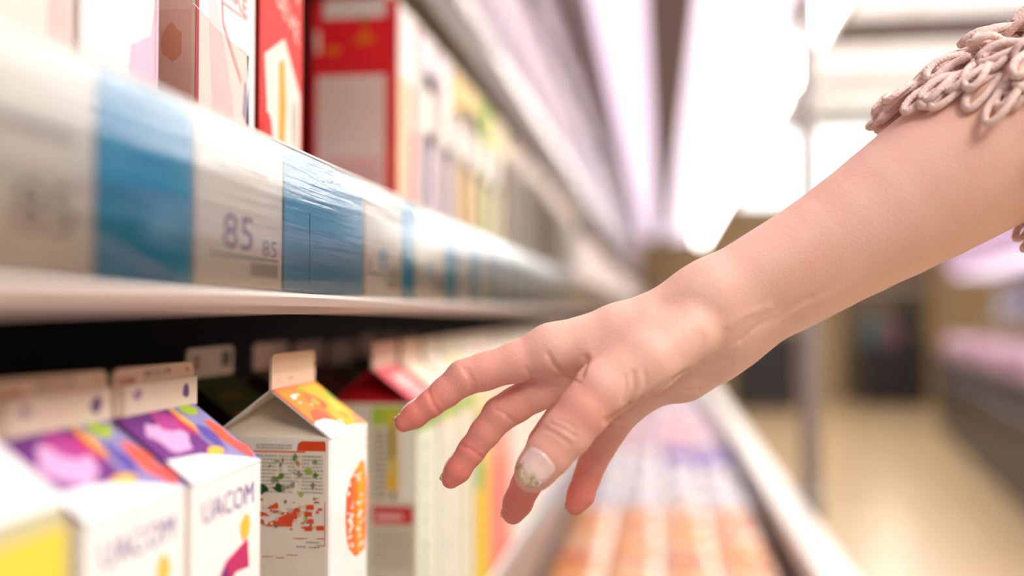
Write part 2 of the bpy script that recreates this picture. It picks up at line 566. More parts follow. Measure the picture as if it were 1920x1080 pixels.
def carrot(u, v, l, hh, ang, c):
    pts = [(0, -hh), (l, -hh * .25), (l * 1.08, 0), (l, hh * .25), (0, hh), (-hh * .6, 0)]
    ca, sa = math.cos(R(ang)), math.sin(R(ang))
    return (c, [(u + x * ca - y * sa * 2.2, v + (x * sa * .32 + y * ca)) for x, y in pts])
for (u, v, l, hh, a) in [(.5, .605, .3, .026, 192), (.56, .63, .22, .018, 195), (.60, .655, .16, .012, 200), (.34, .67, .12, .014, 200), (.11, .63, .10, .014, 0), (.13, .60, .12, .012, -25)]:
    sp.append(carrot(u, v, l, hh, a, '#dd4f2b'))
for (u, v) in [(.72, .665), (.70, .635), (.72, .605), (.70, .573), (.84, .577)]:
    sp.append(('#dd4a2a', rect(u - .045, v - .010, u + .045, v + .010)))
    sp.append(('#d9c45a', blob(u - .06, v + .004, .018, .006, 8, .2, rg)))
sp += [('#dd5a38', rect(.89, .50, .897, .69)), ('#dd5a38', rect(.80, .50, .89, .503)), ('#dd5a38', rect(.80, .53, .89, .533))]
for k in range(16):
    u, v = rg.uniform(.1, .75), rg.uniform(.06, .53)
    sp += textlines(u, v, min(.86, u + rg.uniform(.06, .2)), v + .009, 1, rg.choice(['#5c554c', '#d9765e', '#8a8278', '#b9a2c4']), rg)
for k in range(40):
    u, v = rg.uniform(.44, .70), rg.uniform(.585, .66)
    sp.append(('#a83a20', rect(u, v, u + .012, v + .003)))
for k in range(34):
    u, v = rg.uniform(.06, .86), rg.uniform(.56, .70)
    if rg.random() < .6:
        sp.append(('#d9573a', rect(u, v, u + rg.uniform(.02, .07), v + rg.uniform(.004, .012))))
    else:
        sp.append((rg.choice(['#cbb9a2', '#9aa06a', '#e9dcc6', '#7d7466']), blob(u, v, .025, .008, 7, .4, rg)))
for k in range(22):
    u, v = rg.uniform(.08, .86), rg.uniform(.72, .88)
    sp.append((rg.choice(['#e4d8c4', '#8c8f6c', '#6f7f50', '#ddd0bc', '#8f8a7a']), blob(u, v, rg.uniform(.015, .04), rg.uniform(.006, .016), 7, .5, rg)))
sp += textlines(.012, .1, .03, .6, 40, '#9a9186', rg)
sp = remap(sp, lambda u: .36 + (u - .04) * .70, lambda v: .76 + (v - .55) * .583)
fp = [('#f4772a', [(.52, .24), (.62, .19), (.86, .20), (.90, .30), (.90, .62), (.86, .76), (.80, .80), (.62, .755), (.47, .70), (.38, .62), (.36, .46), (.40, .33), (.46, .27)]),
      ('#ee5e31', [(.38, .62), (.47, .70), (.55, .73), (.52, .55), (.47, .45), (.37, .47)]),
      ('#f9a21c', [(.66, .20), (.82, .22), (.80, .40), (.86, .58), (.84, .755), (.76, .80), (.66, .77), (.68, .55), (.62, .40)]),
      ('#ee6a35', [(.80, .34), (.90, .36), (.90, .50), (.82, .46)])]
for k in range(46):
    u, v = rg.choice([.47, .72, .74, .48]) + rg.gauss(0, .05), rg.uniform(.24, .72)
    fp.append(('#fbeee2', blob(u, v, rg.uniform(.02, .05), rg.uniform(.006, .013), 7, .5, rg)))
for k in range(14):
    fp.append(('#f0916a', blob(.95 + rg.uniform(-.03, .03), rg.uniform(.42, .72), .02, .008, 7, .5, rg)))
fp += [('#e8763f', blob(.88, .93, .02, .007)), ('#e8763f', blob(.88, .875, .02, .007))]
fp += textlines(.93, .03, .96, .17, 9, '#8b8580', rg)
fp = remap(fp, lambda u: u * 1.06, lambda v: .655 + (v - .19) * .418)
rp = [('#f58a2a', rect(0.0, .02, 1.0, 1.0)), ('#f9b233', [(.45, .02), (1, .02), (1, 1), (.55, 1), (.62, .6)]), ('#ef5a2c', rect(0, .3, .045, 1)),
      ('#f7f5f3', [(0, -.01), (.96, -.01), (.80, .06), (.52, .10), (.42, .25), (.30, .32), (.08, .32), (0, .28)]), ('#ee5b3a', [(.06, .33), (.30, .33), (.42, .27), (.46, .42), (.36, .52), (.2, .50)]),
      ('#f0713c', blob(.52, .66, .13, .17, 14, .2, rg)), ('#ea5438', blob(.60, .58, .07, .10, 12, .3, rg)), ('#8db33a', blob(.52, .63, .05, .07, 9, .3, rg)), ('#7fb03a', blob(.50, .90, .07, .04, 9, .4, rg)), ('#9cc23e', blob(.93, .72, .05, .09, 9, .4, rg)),
      ('#6a9a3a', blob(.83, .10, .04, .03, 9, .4, rg)), ('#4d8f46', blob(.98, .60, .025, .1, 9, .4, rg)), ('#f2917a', blob(.93, .16, .06, .10, 9, .4, rg)), ('#f5c645', blob(.8, .45, .1, .18, 14, .35, rg)), ('#f4a02a', blob(.78, .3, .06, .1, 12, .35, rg)),
      ('#fdf3ea', blob(.20, .78, .05, .03, 9, .5, rg)), ('#fdf3ea', blob(.27, .82, .09, .02, 9, .5, rg)), ('#fbd9b8', blob(.2, .68, .05, .02, 9, .5, rg)), ('#f8cf9a', blob(.36, .6, .05, .02, 9, .5, rg)),
      ('#dcdff4', words('137', .36, .14, .16, .42))]
nf = [('#b98f78', rect(.1, .22, .12, .25)), ('#b98f78', rect(.36, .24, .44, .27)), ('#c9604f', rect(.955, .5, .975, .62)), ('#c98a78', rect(0.0, .0, 1.0, .025))]
carton('white juice carton with orange brush print and orange roof in sharp focus', FX, 0.530, ZL, H=HL, fp=fp, sp=sp, rp=rp, np_=nf, front='#f3f0ee', side='#ece3d8', fin='#e9cfb6', gable='#e3d2bd')

# --- two purple grape cartons
def purple(label, y0, seed):
    rg = random.Random(seed)
    fp = [('#8468a6', words('UACOM', .50, .83, .085, .74)), ('#f0bd3d', blob(.74, .70, .07, .05, 10, .2, rg)), ('#c02a63', [(.25, .50), (.45, .61), (.78, .655), (.80, .54), (.6, .55), (.42, .48)]), ('#7d2a6d', [(.25, .50), (.45, .60), (.5, .56), (.42, .47)])]
    for k in range(26):
        fp.append((rg.choice(['#8a2f7a', '#b5447f', '#6e3a86', '#cfa3c8']), blob(rg.uniform(.18, .82), rg.uniform(.16, .47), .07, .03, 9, .3, rg)))
    fp = remap(fp, lambda u: u, lambda v: .94 + (v - .83) * .52)
    rp = [('#6d2a7e', rect(0, 0, .62, 1)), ('#8d84b8', rect(.62, 0, 1, 1)), ('#d9a3d2', blob(.30, .60, .20, .26, 12, .3, rg)), ('#b03a8e', blob(.45, .80, .16, .16, 10, .3, rg)), ('#c02a63', blob(.60, .72, .06, .2, 10, .3, rg)), ('#5b46a0', blob(.74, .5, .07, .22, 10, .3, rg)),
          ('#e9a63a', blob(.66, .8, .04, .22, 10, .3, rg)), ('#a9c33a', blob(.84, .9, .1, .10, 10, .3, rg)), ('#e8b53a', blob(.58, .28, .12, .06, 10, .3, rg)), ('#ee5a3a', blob(.90, .45, .08, .25, 10, .3, rg)), ('#f0524a', blob(.93, .22, .07, .16, 10, .3, rg)),
          ('#f5f4f6', [(0, -.01), (.98, -.01), (.86, .08), (.62, .2), (.40, .30), (0, .34)]), ('#dcdff2', words('137', .32, .14, .14, .4))]
    nf = [('#6f5a4e', words('20.11.14', .50, .80, .14, .34)), ('#c0503c', words('EEBB', .14, .70, .13, .19)), ('#c0503c', words('A', .90, .79, .12, .05)), ('#ead9c6', rect(.1, -.02, 1.04, .62)), ('#6a4a86', blob(.88, .32, .05, .17, 10, .2, rg)), ('#a78fa8', blob(.25, .4, .05, .1, 9, .4, rg))]
    return carton(label, FX - .006, y0, ZL, H=HL, front='#f0ece9', side='#ded3c9', roof='#7a3f8c', fin='#d9bfa6', fp=fp, rp=rp, np_=nf)
purple('white carton with purple grape roof stamped 20.11.14, standing next to the carrot carton', 0.378, 5)
purple('white carton with purple grape roof, blurred, second from the bottom left corner', 0.303, 6)
rg = random.Random(9)
carton('white-roofed carton with yellow band, heavily blurred in the bottom left corner', FX + .002, 0.206, ZL, H=HL + .012, front='#c3c0a0', side='#d5cfa8', roof='#f2f0ee', fin='#efece8',
       fp=[('#e8cf4a', rect(0, .74, 1, .97)), ('#d6c84c', blob(.6, .72, .3, .05))], w=.074)
# --- beyond the carrot carton
rg = random.Random(13)
sp = [('#a9bf3d', rect(0, .86, 1, .955)), ('#d8cdb4', rect(.0, 0, 1, .86)), ('#d9b62a', rect(.38, .56, .56, .93)), ('#8a6a1c', rect(.40, .70, .50, .86)), ('#33291a', rect(.44, .50, .52, .60)), ('#e6b23a', blob(.45, .585, .16, .04, 12, .3, rg)),
      ('#c9333a', rect(.02, .38, .92, .47)), ('#f0b8b0', rect(.1, .405, .7, .43)), ('#6c6456', rect(.02, .10, .95, .115)), ('#ece4d2', rect(.64, .50, .98, .85))]
sp += textlines(.05, .50, .34, .84, 12, '#5e574a', rg) + textlines(.05, .16, .9, .36, 10, '#b3a68d', rg) + textlines(.05, .02, .9, .09, 3, '#6c6456', rg)
sp = remap(sp, lambda u: .5 + .5 * u, lambda v: .645 + (v - .47) * .711)
fp = [('#d8dcc8', rect(0, 0, 1, 1)), ('#8db04a', rect(0, .9, 1, .97)), ('#4d5a48', words('MMMM', .38, .6, .1, .5, 90)), ('#4d5a48', words('MMMM', .40, .28, .1, .42, 90)), ('#d9542e', blob(.6, .08, .2, .05))]
carton('cream carton with dark red gable, lime band and red stripe, just beyond the carrot carton', FX - .004, 0.742, ZL, H=HL, front='#dfe0d2', side='#dcd3bd', roof='#e2707a', rp2='#c2202c', gable='#a80d18', fin='#e3c3b0', fp=fp, sp=sp,
       rp=[('#e65a66', rect(0, 0, 1, 1)), ('#efa0a0', rect(.3, .1, .8, .8)), ('#e9bdb6', blob(.5, .6, .25, .2))])
row = [('#e2ddcc', '#e9d8c4', '#e8c9b4', 'cream carton with dark green lettering behind the index finger'), ('#e0dcc4', '#ecdccc', '#e6d9c8', 'pale green carton seen between index and middle finger'),
       ('#e9cf35', '#e6dcae', '#efe6da', 'yellow and green carton behind the middle fingertip'), ('#ee9a86', '#efdccc', '#f3ece4', 'salmon pink carton behind the ring finger'),
       ('#f0a48e', '#efc0ae', '#f4efe8', 'pale salmon carton just beyond the salmon pink one')]
y = 0.826
for i, (fc, rc, fi, lb) in enumerate(row):
    rg = random.Random(40 + i)
    fp = [(rc, rect(0, .86, 1, .97))]
    if i < 2:
        fp += [('#a9bf5a', rect(0, .9, 1, .96)), ('#46564a', words('MWMW', .4, .6, .12, .45, 90)), ('#5a6a5a', words('MWM', .4, .25, .12, .34, 90)), ('#c9542e', blob(.6, .07, .25, .04))]
    elif i == 2:
        fp += [('#e4b81c', rect(0, .1, .6, .5)), ('#6fa868', rect(0, .5, .5, .84)), ('#f0dc6a', blob(.6, .7, .3, .1))]
    else:
        fp += [('#f3d06a', blob(.4, .8, .4, .08)), ('#ef8a78', rect(0, .05, 1, .55))]
    carton(lb, FX - .004, y, ZL, H=HL, front=fc, side='#e0d9c6', roof=rc, fin=fi, fp=fp)
    y += .082
for i in range(14):
    c = ['#f2dcd0', '#e9e3dc', '#f0e0b8', '#e6d5dc'][i % 4]
    carton('pale blurred carton, %s beyond the salmon pink ones on the lower shelf' % ORD[i], FX - .006, y, ZL, H=HL, front=c, side='#e6e0d8', roof=c, fin='#ece6de', group='far cartons on the lower shelf', detail=False)
    y += .085
# --- second row, deeper on the lower shelf
rg = random.Random(21)
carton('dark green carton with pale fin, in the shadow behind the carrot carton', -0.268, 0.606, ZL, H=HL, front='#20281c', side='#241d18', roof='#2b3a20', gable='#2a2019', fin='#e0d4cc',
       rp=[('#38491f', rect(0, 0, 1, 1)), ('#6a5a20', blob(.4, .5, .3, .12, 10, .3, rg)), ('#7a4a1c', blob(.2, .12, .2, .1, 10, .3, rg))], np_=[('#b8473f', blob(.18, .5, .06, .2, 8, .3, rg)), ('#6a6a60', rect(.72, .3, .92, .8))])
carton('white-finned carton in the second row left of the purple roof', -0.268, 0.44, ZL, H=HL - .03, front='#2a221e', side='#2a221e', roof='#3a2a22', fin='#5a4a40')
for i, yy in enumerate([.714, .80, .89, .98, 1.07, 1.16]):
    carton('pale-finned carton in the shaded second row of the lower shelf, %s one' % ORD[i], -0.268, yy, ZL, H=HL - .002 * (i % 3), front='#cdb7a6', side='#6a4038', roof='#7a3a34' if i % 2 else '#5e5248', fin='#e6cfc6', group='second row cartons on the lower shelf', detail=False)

# --- shelf at eye level
ZU = 1.2655
UX = -0.240
HU = 0.225
rg = random.Random(31)
def pinkprint(rg, cols, n=30, v0=.1, v1=.95):
    return [(rg.choice(cols), blob(rg.uniform(.1, .9), rg.uniform(v0, v1), rg.uniform(.03, .12), rg.uniform(.005, .02), 8, .4, rg)) for k in range(n)]
carton('cream pink carton, blurred in the top left corner', UX, 0.312, ZU, w=.066, H=HU, front='#eedfd9', side='#ead8d0', fp=[('#e3c4c0', rect(.75, 0, .95, 1))])
carton('white carton with faint pink lettering above the bright blue card', UX, 0.384, ZU, w=.064, H=HU, front='#f6f1f1', side='#efe4e0',
       fp=[('#f3c3dc', [(.5, 0), (1, 0), (1, .42), (.9, .30), (.62, .26)]), ('#b9a0a8', words('mmm', .45, .45, .05, .5, -12)), ('#d9a8bc', words('mm', .3, .50, .05, .2, -12)), ('#f6d8e6', rect(.96, 0, .985, 1))])
sp = [('#f3e2da', rect(0, 0, 1, 1)), ('#ecd0c6', rect(.45, 0, .97, .42)), ('#e9d8cb', rect(.5, .66, 1, 1)), ('#dfa36a', rect(.5, .71, 1, .74)), ('#e2a484', blob(.82, .34, .09, .045, 12, .2, rg)), ('#e7c58a', rect(.6, .60, .8, .63)), ('#c99a8c', rect(.56, .5, .9, .52)), ('#7d8a6a', blob(.62, .93, .06, .04, 9, .4, rg)), ('#9a8a78', blob(.80, .95, .05, .03, 9, .4, rg)), ('#c28e84', blob(.92, .86, .04, .03, 9, .4, rg)), ('#e0b070', rect(.955, .6, .97, 1))]
fp = [('#a8323c', rect(0, 0, .05, 1)), ('#f5efee', rect(.05, 0, 1, 1)), ('#f3d5dc', [(.3, .05), (.7, .05), (.6, .25), (.3, .5), (.14, .6)])]
for v in (.93, .80, .67, .52):
    fp += [('#d97a86', words('AKKE', .60, v, .045, .5, -4)), ('#e8a6ae', rect(.4, v - .045, .85, v - .04))]
fp += [('#e8a0aa', [(.2, .95), (.22, .95), (.42, .42), (.75, .30), (.75, .315), (.44, .43)]), ('#9aa6cf', blob(.85, .25, .07, .06, 9, .4, rg)), ('#eaa86a', blob(.85, .12, .07, .04, 9, .4, rg))]
carton('white and pink carton with rows of red lettering beside the acrylic divider', UX, 0.487, ZU, w=.076, H=HU, dep=.07, front='#f5efee', side='#e3c9bd', fp=fp, sp=sp)
fp = [('#e5261c', rect(0, 0, 1, 1)), ('#f6dfd8', rect(.0, .78, .22, 1)), ('#f07f1a', [(.3, .90), (.9, .78), (.95, .92), (.5, 1)]), ('#f7e3da', [(.1, .42), (.55, .50), (.95, .36), (.95, .14), (.6, .08), (.2, .17)]), ('#d9a21c', [(.42, .20), (.55, .18), (.6, .30), (.55, .44), (.42, .42)]),
      ('#b9bfae', blob(.8, .27, .09, .07, 9, .3, rg)), ('#f9dcd2', words('TNAN', .6, .70, .06, .6, -8)), ('#f9dcd2', words('GEVE', .6, .58, .06, .6, -8)), ('#e5261c', blob(.18, .2, .12, .07, 9, .3, rg))]
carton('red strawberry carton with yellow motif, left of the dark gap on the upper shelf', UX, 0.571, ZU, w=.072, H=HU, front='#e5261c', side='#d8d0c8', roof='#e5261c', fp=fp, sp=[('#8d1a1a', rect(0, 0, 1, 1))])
sp = [('#e8202a', rect(0, 0, 1, 1)), ('#f3dbd0', rect(.07, -.0, .86, .60)), ('#f6c9c2', rect(.10, .0, .84, .32)), ('#f4e2d2', rect(.05, .72, .10, .84)), ('#f0ddd4', rect(.14, .90, .86, 1)), ('#ee1c28', rect(.10, .70, .86, .885)), ('#ef7a1a', [(.48, .80), (.55, .78), (.62, .86), (.68, .80), (.78, .78), (.6, .765), (.50, .77)]), ('#ef7a1a', blob(.25, .735, .12, .02, 10, .4, rg)), ('#6f9a3c', blob(.6, .895, .06, .015, 9, .3, rg)), ('#f2452e', rect(.90, 0, 1, .35))]
sp += textlines(.12, .36, .82, .58, 9, '#e8c2b4', rg) + textlines(.12, .06, .8, .30, 8, '#eeb0ac', rg)
sp = remap(sp, lambda u: u, lambda v: v * .70 / .60 if v < .6 else .70 + (v - .6) * .8)
carton('red and pink carton with large pale panel in the middle of the upper shelf', UX, 0.893, ZU, w=.072, H=HU, dep=.084, front='#f4e6e0', side='#e8202a', roof='#e8202a', sp=sp, fp=[('#f6d2a8', rect(.05, .1, .5, .7)), ('#e98a96', rect(.62, 0, .95, .5)), ('#f8f2f2', rect(.1, .7, .9, 1))])
ys = 0.98
upper = [('#f3ecf5', '#d6c2dc', 'white carton with lilac edge right of the large red carton'), ('#f6eef2', '#cdb6c6', 'white carton in front of the yellow carton on the upper shelf'), ('#f3d690', '#e9b660', 'yellow carton on the upper shelf beside the green-striped one'), ('#f4dea0', '#e6c890', 'pale yellow carton left of the green-striped carton'), ('#a9c94a', '#cfd59a', 'cream carton with a bright green stripe on the upper shelf'),
         ('#eee2b4', '#e0d3b0', 'pale cream carton just beyond the green-striped one')]
for i, (c, s, lb) in enumerate(upper):
    carton(lb, UX, ys, ZU, w=.072, H=HU, front=c, side=s, roof=c, fin='#efe6dc', fp=[('#fbf6f2', rect(.1, .55, .8, .75)), (s, rect(.55, .05, .95, .5))])
    ys += .086
for i in range(16):
    c = ['#f1e3c4', '#f0e6e0', '#ecd8c8', '#f2eee8', '#f0e2e6'][i % 5]
    carton('pale blurred carton, %s beyond the green-striped carton on the upper shelf' % ORD[i], UX, ys, ZU, w=.072, H=HU - .02 * (i % 2), front=c, side='#e6dcd0', roof=c, fin='#efe8e0', group='far cartons on the upper shelf', detail=False)
    ys += .088
# acrylic divider beside the pink cartons
dv = profile('shelf_divider', [(-0.205, 1.27), (-0.205, 1.33), (-0.222, 1.345), (-0.25, 1.375), (-0.27, 1.385), (-0.30, 1.39), (-0.30, 1.27)], 0.472, 0.4745, clear_plastic('pink_acrylic', '#fdf1ee', False))
tag(dv, 'clear pink-tinted acrylic divider with a curved top between upper cartons', 'divider')

# --- second shelf up: bottles and tubs under the lilac light
ys = 0.9
bt = 0
def tub(label, x, y, z, r, h, col, lid, group):
    t = tag(empty('yogurt_bottle', (x, y, z)), label, 'bottle', group)
    prof = [(r * .85, 0), (r, .006), (r, h * .62), (r * .82, h * .74), (r * .5, h * .84), (r * .5, h * .88)]
    v, f = [], []
    n = 14
    for (rr, zz) in prof:
        for k in range(n):
            a = 2 * math.pi * k / n
            v.append((rr * math.cos(a), rr * math.sin(a), zz))
    for i in range(len(prof) - 1):
        for k in range(n):
            f.append((i * n + k, i * n + (k + 1) % n, (i + 1) * n + (k + 1) % n, (i + 1) * n + k))
    f.append(tuple(range(n - 1, -1, -1)))
    pyobj('bottle_body', v, f, paper(col), t, True)
    cyl('cap', r * .56, h * .88, h, paper(lid), t, 14)
    return t
for i in range(18):
    c = ['#e9e2ee', '#dfd3ea', '#f1e6ee', '#d8cfe0', '#efe3f2'][i % 5]
    lid = ['#c9b8dc', '#3f5a48', '#e2c4d6', '#b9a6c8'][i % 4]
    tub('lilac-white bottle on the second shelf up, %s in the row' % ORD[i] if i != 3 else 'bottle with dark green cap on the second shelf up', -0.315, 1.35 + i * .1, 1.6775, .036, .20 + .03 * (i % 3), c, lid if i != 3 else '#25382e', 'bottles on the second shelf up')
for i in range(20):
    c = ['#efe2ee', '#e2d6e6', '#f4ecf2'][i % 3]
    carton('pale carton on the top shelf under the canopy light, %s in the row' % ORD[i], -0.325, 1.5 + i * .1, 2.0275, w=.07, H=.12, front=c, side='#e0d2de', roof=c, fin='#efe6ee', group='cartons on the top shelf', detail=False)

# distant merchandise, too far to tell apart
def far_rows(name, label, x, z, h, y0, y1, cols, step=.085):
    rg = random.Random(len(name) * 37 + int(y0 * 10))
    v, f, mi = [], [], []
    mm = [paper(c) for c in cols]
    y = y0
    while y < y1:
        hh = h * rg.uniform(.8, 1)
        b = len(v)
        for zz in (z, z + hh):
            v += [(x - .07, y, zz), (x, y, zz), (x, y + step * .85, zz), (x - .07, y + step * .85, zz)]
        v += [(x - .035, y, z + hh * 1.1), (x - .035, y + step * .85, z + hh * 1.1)]
        q = [(0, 1, 5, 4), (1, 2, 6, 5), (2, 3, 7, 6), (3, 0, 4, 7), (4, 5, 8), (5, 6, 9, 8), (6, 7, 9), (7, 4, 8, 9), (3, 2, 1, 0)]
        k = rg.randrange(len(mm))
        for a in q:
            f.append(tuple(b + i for i in a))
            mi.append(k)
        y += step
    o = pyobj(name, v, f, mm, None, mi=mi)
    tag(o, label, 'cartons', None, 'stuff')
    return o
pal = ['#efe6dc', '#ead9c8', '#f0e3cc', '#e3dce6', '#f3eeea', '#e4cfc8']
far_rows('distant_upper_cartons', 'far blurred rows of cartons at the end of the upper shelf', UX, ZU, .2, ys + .02, 13.9, pal)
far_rows('distant_lower_cartons', 'far blurred rows of cartons at the end of the lower shelf', FX - .006, ZL, .2, y + .02, 13.9, pal)
far_rows('distant_bottles', 'far blurred rows of lilac goods on the second shelf up', -0.28, 1.6775, .2, 3.2, 13.9, ['#e3d8ea', '#d9cfe4', '#ece2ee', '#cfc3da'])
far_rows('distant_top_goods', 'far blurred rows of pale goods on the top shelf', -0.325, 2.0275, .13, 3.6, 13.9, ['#eadfea', '#e0d4e0', '#f0e8ee'])

# --- packs on the bottom deck
PACKM = {}
def pack(label, x, y, z, w, l, h, tray, film, food, group=None):
    t = tag(empty('food_pack', (x, y, z)), label, 'food pack', group)
    g, q = w / 2, l / 2
    bm = bmesh.new()
    v0 = [bm.verts.new(p) for p in [(-g * .9, -q * .9, 0), (g * .9, -q * .9, 0), (g * .9, q * .9, 0), (-g * .9, q * .9, 0)]]
    v1 = [bm.verts.new(p) for p in [(-g, -q, h * .8), (g, -q, h * .8), (g, q, h * .8), (-g, q, h * .8)]]
    for i in range(4):
        bm.faces.new((v0[i], v0[(i + 1) % 4], v1[(i + 1) % 4], v1[i]))
    bm.faces.new(list(reversed(v0)))
    obj('tray', bm, paper(tray), t)
    rg = random.Random(int(x * 1000 + y * 977))
    n = 6
    v, f = [], []
    for i in range(n + 1):
        for j in range(n + 1):
            a, b = i / n, j / n
            e = min(a, b, 1 - a, 1 - b)
            zz = h * .8 + (h * .2 * min(1, e * 4)) + (rg.uniform(-.004, .004) if e > 0 else 0)
            v.append(((a - .5) * w, (b - .5) * l, zz))
    for i in range(n):
        for j in range(n):
            f.append((i * (n + 1) + j, (i + 1) * (n + 1) + j, (i + 1) * (n + 1) + j + 1, i * (n + 1) + j + 1))
    pyobj('wrapped_top', v, f, mat('film_' + film, film, 0.25, noise=0.05, nscale=30), t, True)
    hb = h * 1.03
    m = paper(food)
    poly_print('label_print', [(food, blob(.35, .55, .2, .25, 9, .3, rg)), (food, blob(.7, .4, .15, .2, 9, .3, rg)), (tray, rect(.05, .02, .95, .16))], (Vector((-g, -q, hb)), Vector((w, 0, 0)), Vector((0, l, 0)), Vector((0, 0, 1))), t)
    return t
rg = random.Random(77)
yy = 1.80
POS = ['against the shelf side', 'second from the shelf side', 'second from the bumper ledge', 'beside the bumper ledge']
r_ = -1
while yy < 5.4:
    r_ += 1
    for k in range(4):
        x = -0.175 + k * .118
        near = yy < 2.7
        if near:
            cols = ('#e2703a', ['#e6cdb0', '#e6d6c4', '#e6c196', '#e8dacd'][(r_ + k) % 4], ['#e08a2c', '#e0924a', '#c9643a', '#e2b074'][(k * 2 + r_) % 4])
            lab = 'orange tray pack on the bottom deck near the pinky fingertip'
            grp = 'orange packs on the bottom deck'
        elif yy < 3.75:
            cols = ('#d2ccd0', ['#d8d2d6', '#d2ced8', '#dad4d0'][(r_ + k) % 3], ['#d6d0de', '#c2bcda', '#decfc8'][(k + r_) % 3])
            if k >= 2 and yy > 3.5:
                cols = ('#7868b8', '#8878c6', '#6656a8')
            lab = 'white film-wrapped pack on the bottom deck behind the orange packs'
            if k >= 2 and yy > 3.5:
                lab = 'violet pack on the bottom deck beside the bumper ledge'
            grp = 'white packs on the bottom deck' if not (k >= 2 and yy > 3.5) else 'violet packs on the bottom deck'
        else:
            cols = (['#d6a8ae', '#cdb2c2'][r_ % 2], ['#d8b2b4', '#d0bccb'][k % 2], ['#e9b8be', '#dcc3dc'][(k + r_) % 2])
            lab = 'pink pack on the bottom deck farther down the case'
            grp = 'pink packs on the bottom deck'
        lab = '%s, %s row, %s' % (lab.split(' on the bottom deck')[0] + ' on the bottom deck', ORD[r_], POS[k])
        pack(lab, x, yy, deck_z, .112, .155, .085 if near else .09 + .01 * ((r_ + k) % 2), *cols, group=grp)
    yy += .165 if near else .19
far = far_rows('distant_deck_packs', 'far blurred pink and white packs at the end of the bottom deck', 0.2, deck_z, .09, yy, 13.9, ['#eed6d6', '#efe6ea', '#e8dcc8', '#d9d0e4'], .2)
far2 = far_rows('distant_deck_packs', 'far blurred packs along the inner side of the bottom deck', 0.05, deck_z, .09, yy, 13.9, ['#eed6d6', '#efe6ea', '#e8dcc8', '#d9d0e4'], .2)
# ------------------------------------------------------------------ across the aisle
oc = tag(empty('opposite_display_case', tuple(CAM + Vector((2.42, 8.0, -CAMZ))), R(-9)), 'open display case with lilac canopy and dark base across the aisle', 'display case')
dk = mat('charcoal_base', '#2c282c', 0.4)
boxobj('base', 0.0, 1.0, -3.2, 3.2, 0, 0.78, dk, oc, .02)
boxobj('bumper', -0.03, 0.0, -3.2, 3.2, 0.52, 0.60, mat('bumper_grey', '#4a464f', .4), oc, .01)
boxobj('back_panel', 0.92, 1.0, -3.2, 3.2, 0.781, 1.62, mat('back_mauve', '#a58f9a', .6), oc)
boxobj('canopy', 0.10, 1.0, -3.2, 3.2, 1.621, 1.92, mat('lilac_canopy', '#c9a9d6', .5), oc, .02)
boxobj('light_panel', 0.15, 0.5, -3.1, 3.1, 1.595, 1.62, lil2, oc)
boxobj('shelf', 0.45, 0.92, -3.2, 3.2, 1.12, 1.15, white_en, oc)
glass_lit = mat('lit_cold_glass', '#dcecf2', 0.2, emit='#d6ecf6', es=1.2)
for k in range(4):
    boxobj('lit_upright', 0.40, 0.445, -2.9 + k * 0.8, -2.72 + k * 0.8, 0.80, 1.594, glass_lit, oc)
def place_on(parent, lx, ly, lz):
    return parent.matrix_basis @ Vector((lx, ly, lz))
bpy.context.view_layer.update()
for k in range(12):
    p = place_on(oc, 0.19, -2.8 + k * .5, 0.781)
    c = ['#c79fb8', '#b98fae', '#d4b3c4'][k % 3]
    pk = pack('mauve pack on the deck of the case across the aisle, %s one' % ORD[k], p.x, p.y, p.z, .34, .44, .2, c, c, '#dcbccc', 'mauve packs across the aisle')
    pk.rotation_euler = (0, 0, R(-9))
for k in range(12):
    p = place_on(oc, 0.68, -2.9 + k * .5, 1.151)
    c = ['#8d8fa0', '#a9b8c0', '#b09aa6', '#c9d6da'][k % 4]
    pk = pack('grey-blue box pack on the shelf of the case across the aisle, %s one' % ORD[k], p.x, p.y, p.z, .34, .4, .34, c, c, '#c9cdd6', 'shelved packs across the aisle')
    pk.rotation_euler = (0, 0, R(-9))

def bin_stand(name, label, x, y, w, l, h, cols):
    t = tag(empty(name, (x, y, 0)), label, 'display bin')
    bm = bmesh.new()
    box(bm, -w / 2, w / 2, -l / 2, l / 2, 0.06, h, .02)
    obj('body', bm, mat('black_bin', '#17161a', .45), t)
    bm = bmesh.new()
    for (a, b, c, d) in [(-w / 2 - .02, w / 2 + .02, -l / 2 - .02, -l / 2 + .02), (-w / 2 - .02, w / 2 + .02, l / 2 - .02, l / 2 + .02), (-w / 2 - .02, -w / 2 + .02, -l / 2, l / 2), (w / 2 - .02, w / 2 + .02, -l / 2, l / 2)]:
        box(bm, a, b, c, d, h - .03, h + .04)
    obj('rim', bm, mat('bin_rim', '#26252b', .4), t)
    for sx in (-1, 1):
        for sy in (-1, 1):
            boxobj('foot', sx * w * .4 - .03, sx * w * .4 + .03, sy * l * .4 - .03, sy * l * .4 + .03, 0, .065, mat('black_bin', '#17161a', .45), t)
    return t
bin_stand('display_bin', 'black floor bin behind the steel post', 1.30, 13.0, .75, .7, .95, None)
bin_stand('display_bin', 'dark display bin with stacked goods standing in the open aisle', 3.05, 14.0, .8, .7, .75, None)
for k, (c, dx, hh) in enumerate([('#3f5c60', -.18, .34), ('#7a5258', 0, .28), ('#20211f', .18, .55)]):
    o = pack(['teal', 'dusky pink', 'black'][k] + ' box standing on the dark display bin in the aisle', 3.05 + dx * 1.3, 14.0, .752, .22, .3, hh * 1.3, c, c, c)

